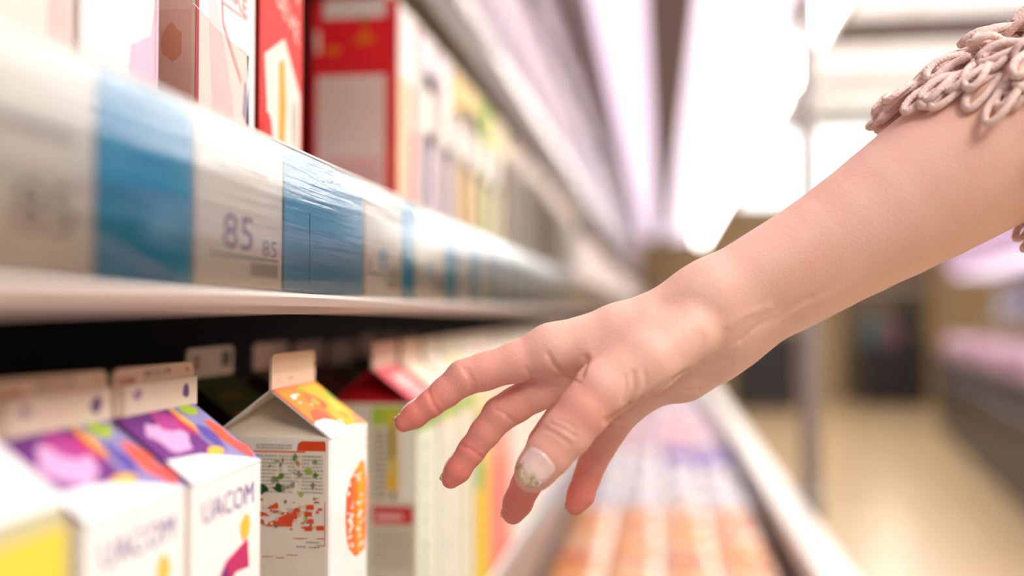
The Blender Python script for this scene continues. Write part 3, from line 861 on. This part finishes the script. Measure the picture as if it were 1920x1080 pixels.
# ------------------------------------------------------------------ the reaching arm
def build_arm():
    H_ = 0.0009
    # work in camera-aligned metres: x right, y up, z depth
    def C(px, py, d):
        return np.array([(px - 960) / F * d, (540 - py) / F * d, d])
    lo = np.array([-0.080, -0.140, 0.455])
    hi = np.array([0.331, 0.136, 0.594])
    n = np.ceil((hi - lo) / H_).astype(int)
    gx, gy, gz = [lo[i] + H_ * np.arange(n[i]) for i in range(3)]
    BIG = 0.03
    def chain_field(pts, k=0.004):
        """pts: list of (px,py,d,r) -> smooth union of round cones on the whole grid (lazy boxes)"""
        D = np.full(n, BIG, np.float32)
        Q = [(C(a, b, c), r) for a, b, c, r in pts]
        for (A, ra), (B, rb) in zip(Q[:-1], Q[1:]):
            m = max(ra, rb) + 0.014
            i0 = np.maximum(0, ((np.minimum(A, B) - m - lo) / H_).astype(int))
            i1 = np.minimum(n, ((np.maximum(A, B) + m - lo) / H_).astype(int) + 2)
            if np.any(i1 <= i0):
                continue
            sl = tuple(slice(i0[q], i1[q]) for q in range(3))
            x = gx[sl[0]][:, None, None] - A[0]
            y = gy[sl[1]][None, :, None] - A[1]
            z = gz[sl[2]][None, None, :] - A[2]
            u = B - A
            L2 = float(u @ u)
            t = np.clip((x * u[0] + y * u[1] + z * u[2]) / L2, 0, 1)
            dd = np.sqrt((x - t * u[0]) ** 2 + (y - t * u[1]) ** 2 + (z - t * u[2]) ** 2) - (ra + (rb - ra) * t)
            S = D[sl]
            h = np.clip(0.5 + 0.5 * (S - dd) / k, 0, 1)
            D[sl] = np.where(S >= BIG, np.minimum(dd, BIG), S * (1 - h) + dd * h - k * h * (1 - h))
        return D
    def spline(pts, m=4):
        if len(pts) < 4:
            return pts
        A_ = np.array(pts, float)
        out = []
        for i in range(len(A_) - 1):
            p0, p1, p2, p3 = A_[max(0, i - 1)], A_[i], A_[i + 1], A_[min(len(A_) - 1, i + 2)]
            for t in np.arange(m) / m:
                out.append(tuple(.5 * (2 * p1 + (p2 - p0) * t + (2 * p0 - 5 * p1 + 4 * p2 - p3) * t * t + (3 * p1 - p0 - 3 * p2 + p3) * t ** 3)))
        out.append(tuple(A_[-1]))
        return out
    def smin(a, b, k):
        h = np.clip(0.5 + 0.5 * (a - b) / k, 0, 1)
        return a * (1 - h) + b * h - k * h * (1 - h)
    palm = chain_field(ARM['index_meta'], .006)
    for nm, k in (('middle_meta', .010), ('ring_meta', .010), ('pinky_meta', .010), ('hypothenar', .012), ('radius', .014), ('ulna', .018), ('forearm', .016), ('fill', .014)):
        palm = smin(palm, chain_field(spline(ARM[nm]), .006), k)
    palm = smin(palm, chain_field(ARM['interosseous'], .006), .010)
    th = chain_field(ARM['thumb'], .003)
    palm_t = smin(palm, th, .0055)
    D = palm_t
    for nm in ('index', 'middle', 'ring', 'pinky'):
        f = chain_field(ARM[nm], .0028)
        D = np.minimum(D, smin(palm, f, .006))
    del palm, palm_t, th
    # ---- surface nets
    neg = D < 0
    s = neg[:-1, :-1, :-1].astype(np.int8)
    cnt = np.zeros(np.array(n) - 1, np.int8)
    for a in (0, 1):
        for b in (0, 1):
            for c in (0, 1):
                cnt += neg[a:n[0] - 1 + a, b:n[1] - 1 + b, c:n[2] - 1 + c]
    act = (cnt > 0) & (cnt < 8)
    idx = np.full(act.shape, -1, np.int32)
    cells = np.argwhere(act)
    idx[act] = np.arange(len(cells))
    pos = np.zeros((len(cells), 3))
    wsum = np.zeros(len(cells))
    corners = [(a, b, c) for a in (0, 1) for b in (0, 1) for c in (0, 1)]
    for p in corners:
        for ax in range(3):
            if p[ax] == 0:
                q = list(p)
                q[ax] = 1
                va = D[cells[:, 0] + p[0], cells[:, 1] + p[1], cells[:, 2] + p[2]]
                vb = D[cells[:, 0] + q[0], cells[:, 1] + q[1], cells[:, 2] + q[2]]
                cr = (va < 0) != (vb < 0)
                t = np.where(cr, va / np.where(cr, va - vb, 1), 0)
                pt = np.array(p, float)[None, :].repeat(len(cells), 0)
                pt[:, ax] += t
                pos[cr] += pt[cr]
                wsum += cr
    pos = lo + H_ * (cells + pos / wsum[:, None])
    quads = []
    for ax in range(3):
        sl0 = [slice(None)] * 3
        sl1 = [slice(None)] * 3
        sl0[ax] = slice(0, -1)
        sl1[ax] = slice(1, None)
        A_, B_ = neg[tuple(sl0)], neg[tuple(sl1)]
        e = np.argwhere(A_ != B_)
        o1, o2 = [(1, 2), (2, 0), (0, 1)][ax]
        ok = (e[:, o1] > 0) & (e[:, o2] > 0) & (e[:, o1] < n[o1] - 1) & (e[:, o2] < n[o2] - 1)
        e = e[ok]
        flip = A_[tuple(e.T)]
        def cell(d1, d2):
            c = e.copy()
            c[:, o1] += d1
            c[:, o2] += d2
            return idx[tuple(c.T)]
        q = np.stack([cell(-1, -1), cell(0, -1), cell(0, 0), cell(-1, 0)], 1)
        q[~flip] = q[~flip][:, ::-1]
        quads.append(q)
    quads = np.concatenate(quads)
    quads = quads[(quads >= 0).all(1)]
    # ---- light smoothing
    def lap(pos, it, lam):
        for _ in range(it):
            acc = np.zeros_like(pos)
            c = np.zeros(len(pos))
            for a in range(4):
                b = (a + 1) % 4
                np.add.at(acc, quads[:, a], pos[quads[:, b]])
                np.add.at(acc, quads[:, b], pos[quads[:, a]])
                np.add.at(c, quads[:, a], 1)
                np.add.at(c, quads[:, b], 1)
            pos = pos + lam * (acc / np.maximum(c, 1)[:, None] - pos)
        return pos
    pos = lap(pos, 3, .5)
    # normals
    def normals(pos):
        a, b, c, d = (pos[quads[:, i]] for i in range(4))
        fn = np.cross(c - a, d - b)
        vn = np.zeros_like(pos)
        for i in range(4):
            np.add.at(vn, quads[:, i], fn)
        return vn / np.maximum(np.linalg.norm(vn, axis=1), 1e-12)[:, None]
    vn = normals(pos)
    # ---- skin creases: image-plane polylines pushed into the surface where it faces the viewer
    pxy = np.stack([960 + pos[:, 0] / pos[:, 2] * F, 540 - pos[:, 1] / pos[:, 2] * F], 1)
    facing = -(vn * (pos / np.linalg.norm(pos, axis=1)[:, None])).sum(1)
    for (pl, dep, wid, d0, d1) in ARM['creases']:
        m = (pos[:, 2] > d0) & (pos[:, 2] < d1) & (facing > .05)
        best = np.full(m.sum(), 1e9)
        qq = pxy[m]
        pl = np.array(pl, float)
        for a, b in zip(pl[:-1], pl[1:]):
            u = b - a
            t = np.clip(((qq - a) @ u) / (u @ u), 0, 1)
            tt = np.linalg.norm(qq - a - t[:, None] * u, axis=1)
            best = np.minimum(best, tt)
        pos[m] -= vn[m] * (dep * np.exp(-(best / wid) ** 2))[:, None]
    # ---- redness of fingers, knuckles and palm (a property of the skin)
    red = np.zeros(len(pos))
    for nm in ('index', 'middle', 'ring', 'pinky', 'thumb'):
        pts = ARM[nm]
        for q, (a, b, c, r) in enumerate(pts):
            w = [0.10, .35, .55, .6, .7, .9, 1.0, 1.0][min(7, q)]
            if nm == 'thumb':
                w = [0, .05, .15, .5, .3, .35, .4, .4][min(7, q)]
            dist = np.linalg.norm(pos - C(a, b, c), axis=1)
            red = np.maximum(red, w * np.exp(-(np.maximum(0, dist - r) / .007) ** 2))
    W = np.array(CAM)[None] + pos[:, 2:3] * np.array(fwd)[None] + pos[:, 0:1] * np.array(rgt)[None] + pos[:, 1:2] * np.array(upv)[None]
    me = bpy.data.meshes.new('arm')
    me.vertices.add(len(W))
    me.vertices.foreach_set('co', W.astype(np.float32).ravel())
    me.loops.add(len(quads) * 4)
    me.loops.foreach_set('vertex_index', quads.astype(np.int32).ravel())
    me.polygons.add(len(quads))
    me.polygons.foreach_set('loop_start', np.arange(0, len(quads) * 4, 4, dtype=np.int32))
    me.polygons.foreach_set('loop_total', np.full(len(quads), 4, np.int32))
    me.update(calc_edges=True)
    me.validate()
    at = me.attributes.new('redness', 'FLOAT', 'POINT')
    at.data.foreach_set('value', red.astype(np.float32))
    return me

ARM = {
    'index_meta': [(1320, 562, 0.509, 0.01463), (1160, 618, 0.509, 0.01251), (1035, 656, 0.509, 0.01293)],
    'middle_meta': [(1335, 580, 0.516, 0.01590), (1066, 690, 0.519, 0.01251)],
    'ring_meta': [(1350, 605, 0.525, 0.01643), (1110, 728, 0.531, 0.01187)],
    'pinky_meta': [(1362, 625, 0.532, 0.01696), (1270, 690, 0.536, 0.01357), (1165, 760, 0.543, 0.01145)],
    'hypothenar': [(1332, 672, 0.530, 0.01300), (1285, 700, 0.532, 0.01340)],
    'fill': [(1330, 600, 0.517, 0.01802), (1180, 675, 0.517, 0.01272)],
    'interosseous': [(1220, 635, 0.502, 0.01166), (1120, 672, 0.503, 0.00795)],
    'radius': [(1318, 560, 0.509, 0.01505), (1420, 508, 0.511, 0.01675), (1550, 440, 0.512, 0.02035), (1800, 290, 0.511, 0.03074), (2000, 175, 0.509, 0.03286), (2170, 75, 0.505, 0.03392)],
    'ulna': [(1360, 616, 0.530, 0.01560), (1450, 568, 0.534, 0.01749), (1560, 500, 0.536, 0.02120), (1800, 340, 0.536, 0.03233), (2000, 215, 0.534, 0.03498), (2170, 110, 0.530, 0.03604)],
    'forearm': [(1345, 590, 0.518, 0.0150), (1450, 533, 0.519, 0.0178), (1555, 470, 0.520, 0.0215), (1680, 393, 0.520, 0.0268), (1800, 315, 0.520, 0.0320), (2000, 195, 0.518, 0.0350), (2170, 92, 0.515, 0.0360)],
    'thumb': [(1290, 622, 0.500, 0.01484), (1215, 675, 0.494, 0.01590), (1130, 730, 0.488, 0.01378), (1096, 769, 0.485, 0.01251), (1062, 811, 0.484, 0.01219), (1030, 850, 0.483, 0.01113), (1006, 879, 0.483, 0.00986), (998, 889, 0.483, 0.00869)],
    'index': [(1035, 656, 0.509, 0.01219), (968, 679, 0.508, 0.01018), (908, 697, 0.507, 0.00933), (870, 708, 0.506, 0.00890), (835, 736, 0.505, 0.00753), (808, 757, 0.503, 0.00647), (777, 779, 0.503, 0.00625), (757, 793, 0.502, 0.00477)],
    'middle': [(1066, 690, 0.519, 0.01187), (1005, 735, 0.518, 0.00975), (965, 760, 0.517, 0.00901), (938, 776, 0.516, 0.00880), (909, 812, 0.515, 0.00763), (884, 845, 0.515, 0.00689), (858, 882, 0.515, 0.00647), (845, 899, 0.515, 0.00488)],
    'ring': [(1110, 728, 0.531, 0.01145), (1055, 785, 0.533, 0.00933), (1038, 808, 0.534, 0.00901), (1022, 830, 0.534, 0.00880), (1000, 878, 0.533, 0.00816), (986, 910, 0.532, 0.00784), (971, 943, 0.531, 0.00753), (962, 962, 0.530, 0.00604)],
    'pinky': [(1165, 760, 0.543, 0.01124), (1146, 800, 0.545, 0.00922), (1133, 822, 0.546, 0.00869), (1122, 842, 0.546, 0.00837), (1110, 870, 0.545, 0.00753), (1100, 897, 0.544, 0.00710), (1089, 928, 0.543, 0.00721), (1079, 947, 0.542, 0.00562)],
    # (polyline, depth, width px, near, far)
    'creases': [
        ([(1290, 700), (1267, 713), (1184, 763), (1140, 790)], .0016, 7, .45, .56), ([(1098, 672), (1092, 690), (1088, 704)], .0016, 7, .45, .54),
        ([(868, 690), (882, 712), (884, 740)], .0006, 4, 0.466, 0.530), ([(876, 690), (890, 715), (890, 738)], .0004, 3, 0.466, 0.530),
        ([(803, 735), (812, 758), (826, 775)], .0006, 4, 0.466, 0.530),
        ([(930, 768), (945, 775), (962, 790)], .0006, 4, 0.498, 0.530), ([(866, 836), (882, 842), (903, 858)], .0006, 4, 0.498, 0.530),
        ([(1092, 843), (1110, 842), (1130, 848)], .0005, 3.5, 0.519, 0.572), ([(1076, 886), (1096, 890), (1120, 905)], .0006, 4, 0.519, 0.572),
        ([(1120, 785), (1140, 795), (1172, 802)], .0006, 4, 0.519, 0.572), ([(1128, 768), (1150, 778), (1185, 786)], .0005, 3.5, 0.519, 0.572),
        ([(1025, 805), (1045, 815), (1068, 832)], .0006, 5, 0.456, 0.493), ([(1035, 795), (1055, 803), (1078, 818)], .0006, 5, 0.456, 0.493), ([(1046, 788), (1062, 793), (1080, 805)], .0004, 4, 0.456, 0.493),
        ([(1028, 664), (1038, 684), (1060, 703), (1084, 716)], .0010, 5, 0.466, 0.530),
        ([(1180, 757), (1190, 730), (1187, 700)], .0009, 6, 0.456, 0.514), ([(1168, 752), (1174, 730), (1172, 706)], .0006, 5, 0.456, 0.514), ([(1205, 745), (1212, 722), (1208, 695)], .0004, 5, 0.456, 0.514),
        ([(1265, 713), (1292, 690), (1310, 655), (1316, 630)], .0004, 8, 0.456, 0.530), ([(1275, 716), (1300, 703), (1320, 675)], .0006, 5, 0.466, 0.530),
        ([(1335, 665), (1352, 672), (1372, 682)], .0006, 4, 0.488, 0.572), ([(1262, 726), (1285, 733), (1310, 730)], .0005, 4, 0.488, 0.572),
        ([(985, 690), (995, 705), (1000, 715)], .0004, 4, 0.466, 0.530), ([(1000, 712), (1030, 712), (1055, 708)], .0004, 3, 0.477, 0.530), ([(1005, 724), (1030, 727), (1050, 724)], .0003, 3, 0.477, 0.530),
        ([(1390, 640), (1420, 612), (1460, 596), (1520, 556)], .0005, 6, 0.466, 0.562), ([(1366, 610), (1395, 590), (1440, 575)], -.0006, 8, 0.466, 0.562),
    ],
}

def skin_material():
    m = bpy.data.materials.new('skin')
    m.use_nodes = True
    nt = m.node_tree
    b = nt.nodes['Principled BSDF']
    at = nt.nodes.new('ShaderNodeAttribute')
    at.attribute_name = 'redness'
    tc = nt.nodes.new('ShaderNodeTexCoord')
    n1 = nt.nodes.new('ShaderNodeTexNoise')
    n1.inputs['Scale'].default_value = 35
    n1.inputs['Detail'].default_value = 5
    n1.inputs['Roughness'].default_value = 0.6
    nt.links.new(tc.outputs['Object'], n1.inputs['Vector'])
    base = nt.nodes.new('ShaderNodeMix')
    base.data_type = 'RGBA'
    base.inputs[6].default_value = srgb('#e6b09c')
    base.inputs[7].default_value = srgb('#f3ccbe')
    nt.links.new(n1.outputs['Fac'], base.inputs[0])
    mx = nt.nodes.new('ShaderNodeMix')
    mx.data_type = 'RGBA'
    mx.inputs[7].default_value = srgb('#e08478')
    nt.links.new(base.outputs[2], mx.inputs[6])
    nt.links.new(at.outputs['Fac'], mx.inputs[0])
    nt.links.new(mx.outputs[2], b.inputs['Base Color'])
    b.inputs['Roughness'].default_value = 0.48
    b.inputs['Specular IOR Level'].default_value = 0.35
    b.inputs['Subsurface Weight'].default_value = 0.25
    b.inputs['Subsurface Radius'].default_value = (1.0, 0.35, 0.2)
    b.inputs['Subsurface Scale'].default_value = 0.004
    v = nt.nodes.new('ShaderNodeTexVoronoi')
    v.inputs['Scale'].default_value = 900
    n2 = nt.nodes.new('ShaderNodeTexNoise')
    n2.inputs['Scale'].default_value = 500
    n2.inputs['Detail'].default_value = 4
    add = nt.nodes.new('ShaderNodeMath')
    nt.links.new(tc.outputs['Object'], v.inputs['Vector'])
    nt.links.new(tc.outputs['Object'], n2.inputs['Vector'])
    nt.links.new(v.outputs['Distance'], add.inputs[0])
    nt.links.new(n2.outputs['Fac'], add.inputs[1])
    bp = nt.nodes.new('ShaderNodeBump')
    bp.inputs['Strength'].default_value = 0.22
    bp.inputs['Distance'].default_value = 0.0004
    nt.links.new(add.outputs[0], bp.inputs['Height'])
    nt.links.new(bp.outputs[0], b.inputs['Normal'])
    return m

arm = link('person', build_arm(), skin_material(), None, True)
tag(arm, 'right arm and hand of a person in a looped pink sweater reaching for the cartons', 'person')

# ---- fingernails: pale base, glitter tip
def nail_material():
    m = bpy.data.materials.new('glitter_nail')
    m.use_nodes = True
    nt = m.node_tree
    b = nt.nodes['Principled BSDF']
    at = nt.nodes.new('ShaderNodeAttribute')
    at.attribute_name = 'tip'
    tc = nt.nodes.new('ShaderNodeTexCoord')
    vo = nt.nodes.new('ShaderNodeTexVoronoi')
    vo.inputs['Scale'].default_value = 1100
    nt.links.new(tc.outputs['Object'], vo.inputs['Vector'])
    cr = nt.nodes.new('ShaderNodeValToRGB')
    cr.color_ramp.elements[0].color = srgb('#a08458')
    cr.color_ramp.elements[1].color = srgb('#fbf4e6')
    e = cr.color_ramp.elements.new(.55)
    e.color = srgb('#dcc294')
    sep = nt.nodes.new('ShaderNodeSeparateColor')
    nt.links.new(vo.outputs['Color'], sep.inputs[0])
    nt.links.new(sep.outputs[0], cr.inputs[0])
    # ragged edge of the glitter
    n = nt.nodes.new('ShaderNodeTexNoise')
    n.inputs['Scale'].default_value = 500
    nt.links.new(tc.outputs['Object'], n.inputs['Vector'])
    a = nt.nodes.new('ShaderNodeMath')
    a.operation = 'MULTIPLY_ADD'
    a.inputs[1].default_value = 0.5
    nt.links.new(n.outputs['Fac'], a.inputs[0])
    nt.links.new(at.outputs['Fac'], a.inputs[2])
    st = nt.nodes.new('ShaderNodeMapRange')
    st.inputs['From Min'].default_value = 0.80
    st.inputs['From Max'].default_value = 0.98
    nt.links.new(a.outputs[0], st.inputs['Value'])
    mx = nt.nodes.new('ShaderNodeMix')
    mx.data_type = 'RGBA'
    mx.inputs[6].default_value = srgb('#f8d6d2')
    nt.links.new(cr.outputs[0], mx.inputs[7])
    nt.links.new(st.outputs[0], mx.inputs[0])
    nt.links.new(mx.outputs[2], b.inputs['Base Color'])
    mm = nt.nodes.new('ShaderNodeMath')
    mm.operation = 'MULTIPLY'
    mm.inputs[1].default_value = 0.2
    nt.links.new(st.outputs[0], mm.inputs[0])
    nt.links.new(mm.outputs[0], b.inputs['Metallic'])
    b.inputs['Roughness'].default_value = 0.18
    b.inputs['Coat Weight'].default_value = 0.8
    b.inputs['Coat Roughness'].default_value = 0.05
    return m
nail_m = nail_material()
from mathutils.bvhtree import BVHTree
_m = arm.data
ARM_BVH = BVHTree.FromPolygons([v.co.copy() for v in _m.vertices], [tuple(p.vertices) for p in _m.polygons])
def nail(pa, pb, up_img, Rn, length, halfang, start, lift, label=None):
    """pa->pb: finger axis (px,py,d); up_img: (right, up, depth) hint of the nail's facing"""
    A, B = P(*pa), P(*pb)
    ax = (B - A).normalized()
    hint = rgt * up_img[0] + upv * up_img[1] + fwd * up_img[2]
    nrm = (hint - ax * hint.dot(ax)).normalized()
    sd = ax.cross(nrm)
    nu, nv = 16, 14
    v, f, tip = [], [], []
    for layer in (0, 1):
        for i in range(nu + 1):
            s = i / nu
            # rounded ends: narrow the half angle near the cuticle and free edge
            e0 = math.sqrt(max(0, 1 - (1 - min(1, s / .30)) ** 2))
            e1 = math.sqrt(max(0, 1 - max(0, (s - .70) / .30) ** 2 * .75))
            ha = halfang * max(.08, e0) * e1
            rr = Rn * (1 - .18 * max(0, s - .3)) - layer * .0005
            for j in range(nv + 1):
                a = (j / nv * 2 - 1) * ha
                c0 = A + ax * (start + length * s)
                od = nrm * math.cos(a) + sd * math.sin(a)
                hit = ARM_BVH.ray_cast(c0 + od * .0125, -od, .0125)
                rs = (hit[0] - c0).dot(od) if hit[0] else 0
                p = c0 + od * (max(rs, rr * (1 - .35 * max(0, s - .6))) + lift - layer * .0009)
                v.append(p)
                tip.append(s)
    m_ = (nu + 1) * (nv + 1)
    for i in range(nu):
        for j in range(nv):
            a = i * (nv + 1) + j
            f.append((a, a + 1, a + nv + 2, a + nv + 1))
            f.append((m_ + a, m_ + a + nv + 1, m_ + a + nv + 2, m_ + a + 1))
    rim = [j for j in range(nv + 1)] + [i * (nv + 1) + nv for i in range(1, nu + 1)] + [nu * (nv + 1) + j for j in range(nv - 1, -1, -1)] + [i * (nv + 1) for i in range(nu - 1, 0, -1)]
    for q in range(len(rim)):
        a, b = rim[q], rim[(q + 1) % len(rim)]
        f.append((b, a, m_ + a, m_ + b))
    o = pyobj('fingernail', v, f, nail_m, arm, True)
    at = o.data.attributes.new('tip', 'FLOAT', 'POINT')
    at.data.foreach_set('value', tip)
    if label:
        o['label'] = label
    return o
nail((1030, 850, 0.483), (998, 889, 0.483), (-.30, .05, -1.0),   .0088, .0178, 0.84, .0004, 0.0005, 'glossy pale pink thumbnail with glitter tip')
nail((808, 757, 0.503), (757, 793, 0.502), (-.5, .7, .75), .0060, .0175, 0.95, .0035, 0.0004)
nail((884, 845, 0.515), (845, 899, 0.515), (-.75, .35, .75), .0062, .0175, 0.95, .0045, 0.0004)
nail((986, 910, 0.532), (962, 962, 0.530), (-.75, .1, .85), .0070, .0165, 0.95, .0045, 0.0004)
nail((1100, 897, 0.544), (1079, 947, 0.542), (-.75, .1, .85), .0064, .0155, 0.95, .0045, 0.0004)

# ---- looped sweater sleeve
yarn = mat('pink_wool_yarn', '#f4d3cb', 0.9, noise=0.18, nscale=260, bump=1.0, bscale=900, spec=0.1)
axA, axB = P(1600, 438, 0.523), P(2170, 92, 0.517)
axd = (axB - axA).normalized()
fr_ = (-fwd - axd * (-fwd).dot(axd)).normalized()      # towards the viewer
tp_ = axd.cross(fr_)
if tp_.z < 0:
    tp_ = -tp_
AXL = (axB - axA).length
def on_sleeve(s, phi, extra=0.0):
    """s metres along the arm from axA; phi: 0 = top, 90 = front"""
    rad = 0.0408 + 0.020 * max(0, s - .055) + extra
    return axA + axd * s + (tp_ * math.cos(phi) + fr_ * math.sin(phi)) * rad
def rim_s(phi):
    return 0.067 + 0.020 * max(0, math.sin(phi)) + 0.030 * (1 - math.cos(phi)) * .5
v, f = [], []
NS, NP = 14, 40
for layer in (0, 1):
    for i in range(NS + 1):
        for j in range(NP):
            ph = 2 * math.pi * j / NP
            s = rim_s(ph) + (AXL - rim_s(ph)) * i / NS
            v.append(on_sleeve(s, ph, -.003 * layer))
m_ = (NS + 1) * NP
for i in range(NS):
    for j in range(NP):
        a, b = i * NP + j, i * NP + (j + 1) % NP
        f.append((a, b, b + NP, a + NP))
        f.append((m_ + a, m_ + a + NP, m_ + b + NP, m_ + b))
for j in range(NP):
    a, b = j, (j + 1) % NP
    f.append((a, m_ + a, m_ + b, b))
sleeve = pyobj('sleeve', v, f, yarn, arm, True)
sleeve['label'] = 'dusty pink knitted sleeve'

rg = random.Random(5)
def tube_path(pts, r, V, Fc, closed=True, ns=7):
    n = len(pts)
    base = len(V)
    for i in range(n):
        t = (pts[(i + 1) % n] - pts[i - 1]) if closed or 0 < i < n - 1 else (pts[min(n - 1, i + 1)] - pts[max(0, i - 1)])
        t.normalize()
        ref = Vector((.3, .2, .93))
        a = t.cross(ref)
        if a.length < .05:
            a = t.cross(Vector((1, 0, 0)))
        a.normalize()
        b = t.cross(a)
        for k in range(ns):
            q = 2 * math.pi * k / ns
            V.append(pts[i] + (a * math.cos(q) + b * math.sin(q)) * r)
    for i in range(n if closed else n - 1):
        i2 = (i + 1) % n
        for k in range(ns):
            k2 = (k + 1) % ns
            Fc.append((base + i * ns + k, base + i * ns + k2, base + i2 * ns + k2, base + i2 * ns + k))
V, Fc = [], []
for q in range(330):
    ph = rg.uniform(0, 2 * math.pi)
    back = rg.random() ** 1.3 * .10
    s = rim_s(ph) + back + .002
    root = on_sleeve(s, ph, .001)
    out = (tp_ * math.cos(ph) + fr_ * math.sin(ph))
    L = rg.uniform(.018, .032)
    wd = rg.uniform(.0030, .0046)
    dirv = (-axd * rg.uniform(.6, 1.1) + out * rg.uniform(.05, .55) + Vector((0, 0, -.45)) + Vector((rg.gauss(0, .25), rg.gauss(0, .25), rg.gauss(0, .2)))).normalized()
    if dirv.dot(out) < 0:
        dirv = (dirv - out * dirv.dot(out) + out * .08).normalized()
    sidev = dirv.cross(out)
    if sidev.length < .1:
        continue
    sidev.normalize()
    tilt = rg.uniform(-.7, .7)
    sidev = (sidev * math.cos(tilt) + dirv.cross(sidev) * math.sin(tilt)).normalized()
    lift_ = rg.uniform(.001, .006)
    n = 18
    pts = []
    for k in range(n):
        a = 2 * math.pi * k / n
        w_ = math.sin(a) * wd * (0.55 + .45 * (1 - math.cos(a)) * .5) * 1.3
        l_ = (1 - math.cos(a)) * .5 * L
        bow = math.sin((1 - math.cos(a)) * .5 * math.pi) * .003
        pts.append(root + dirv * l_ + sidev * w_ + out * (lift_ + bow))
    tube_path(pts, rg.uniform(.0018, .0022), V, Fc)
loops = pyobj('yarn_loops', V, Fc, yarn, sleeve, True)
loops['kind'] = 'stuff'
V, Fc = [], []
for q in range(1500):
    ph = rg.uniform(0, 2 * math.pi)
    s = rim_s(ph) + rg.uniform(-.012, .09)
    out = (tp_ * math.cos(ph) + fr_ * math.sin(ph))
    p0 = on_sleeve(max(s, .05), ph, rg.uniform(.004, .010))
    d0 = (out * rg.uniform(.3, 1) - axd * rg.uniform(-.2, .9) + Vector((rg.gauss(0, .4), rg.gauss(0, .4), rg.gauss(0, .4)))).normalized()
    d1 = (d0 + Vector((rg.gauss(0, .6), rg.gauss(0, .6), rg.gauss(0, .6)))).normalized()
    l_ = rg.uniform(.003, .008)
    tube_path([p0, p0 + d0 * l_ * .5, p0 + d0 * l_ * .6 + d1 * l_ * .5], .00009, V, Fc, False, 3)
fz = pyobj('wool_fuzz', V, Fc, mat('wool_fibre', '#ecd9cf', .8), sleeve)
fz['kind'] = 'stuff'
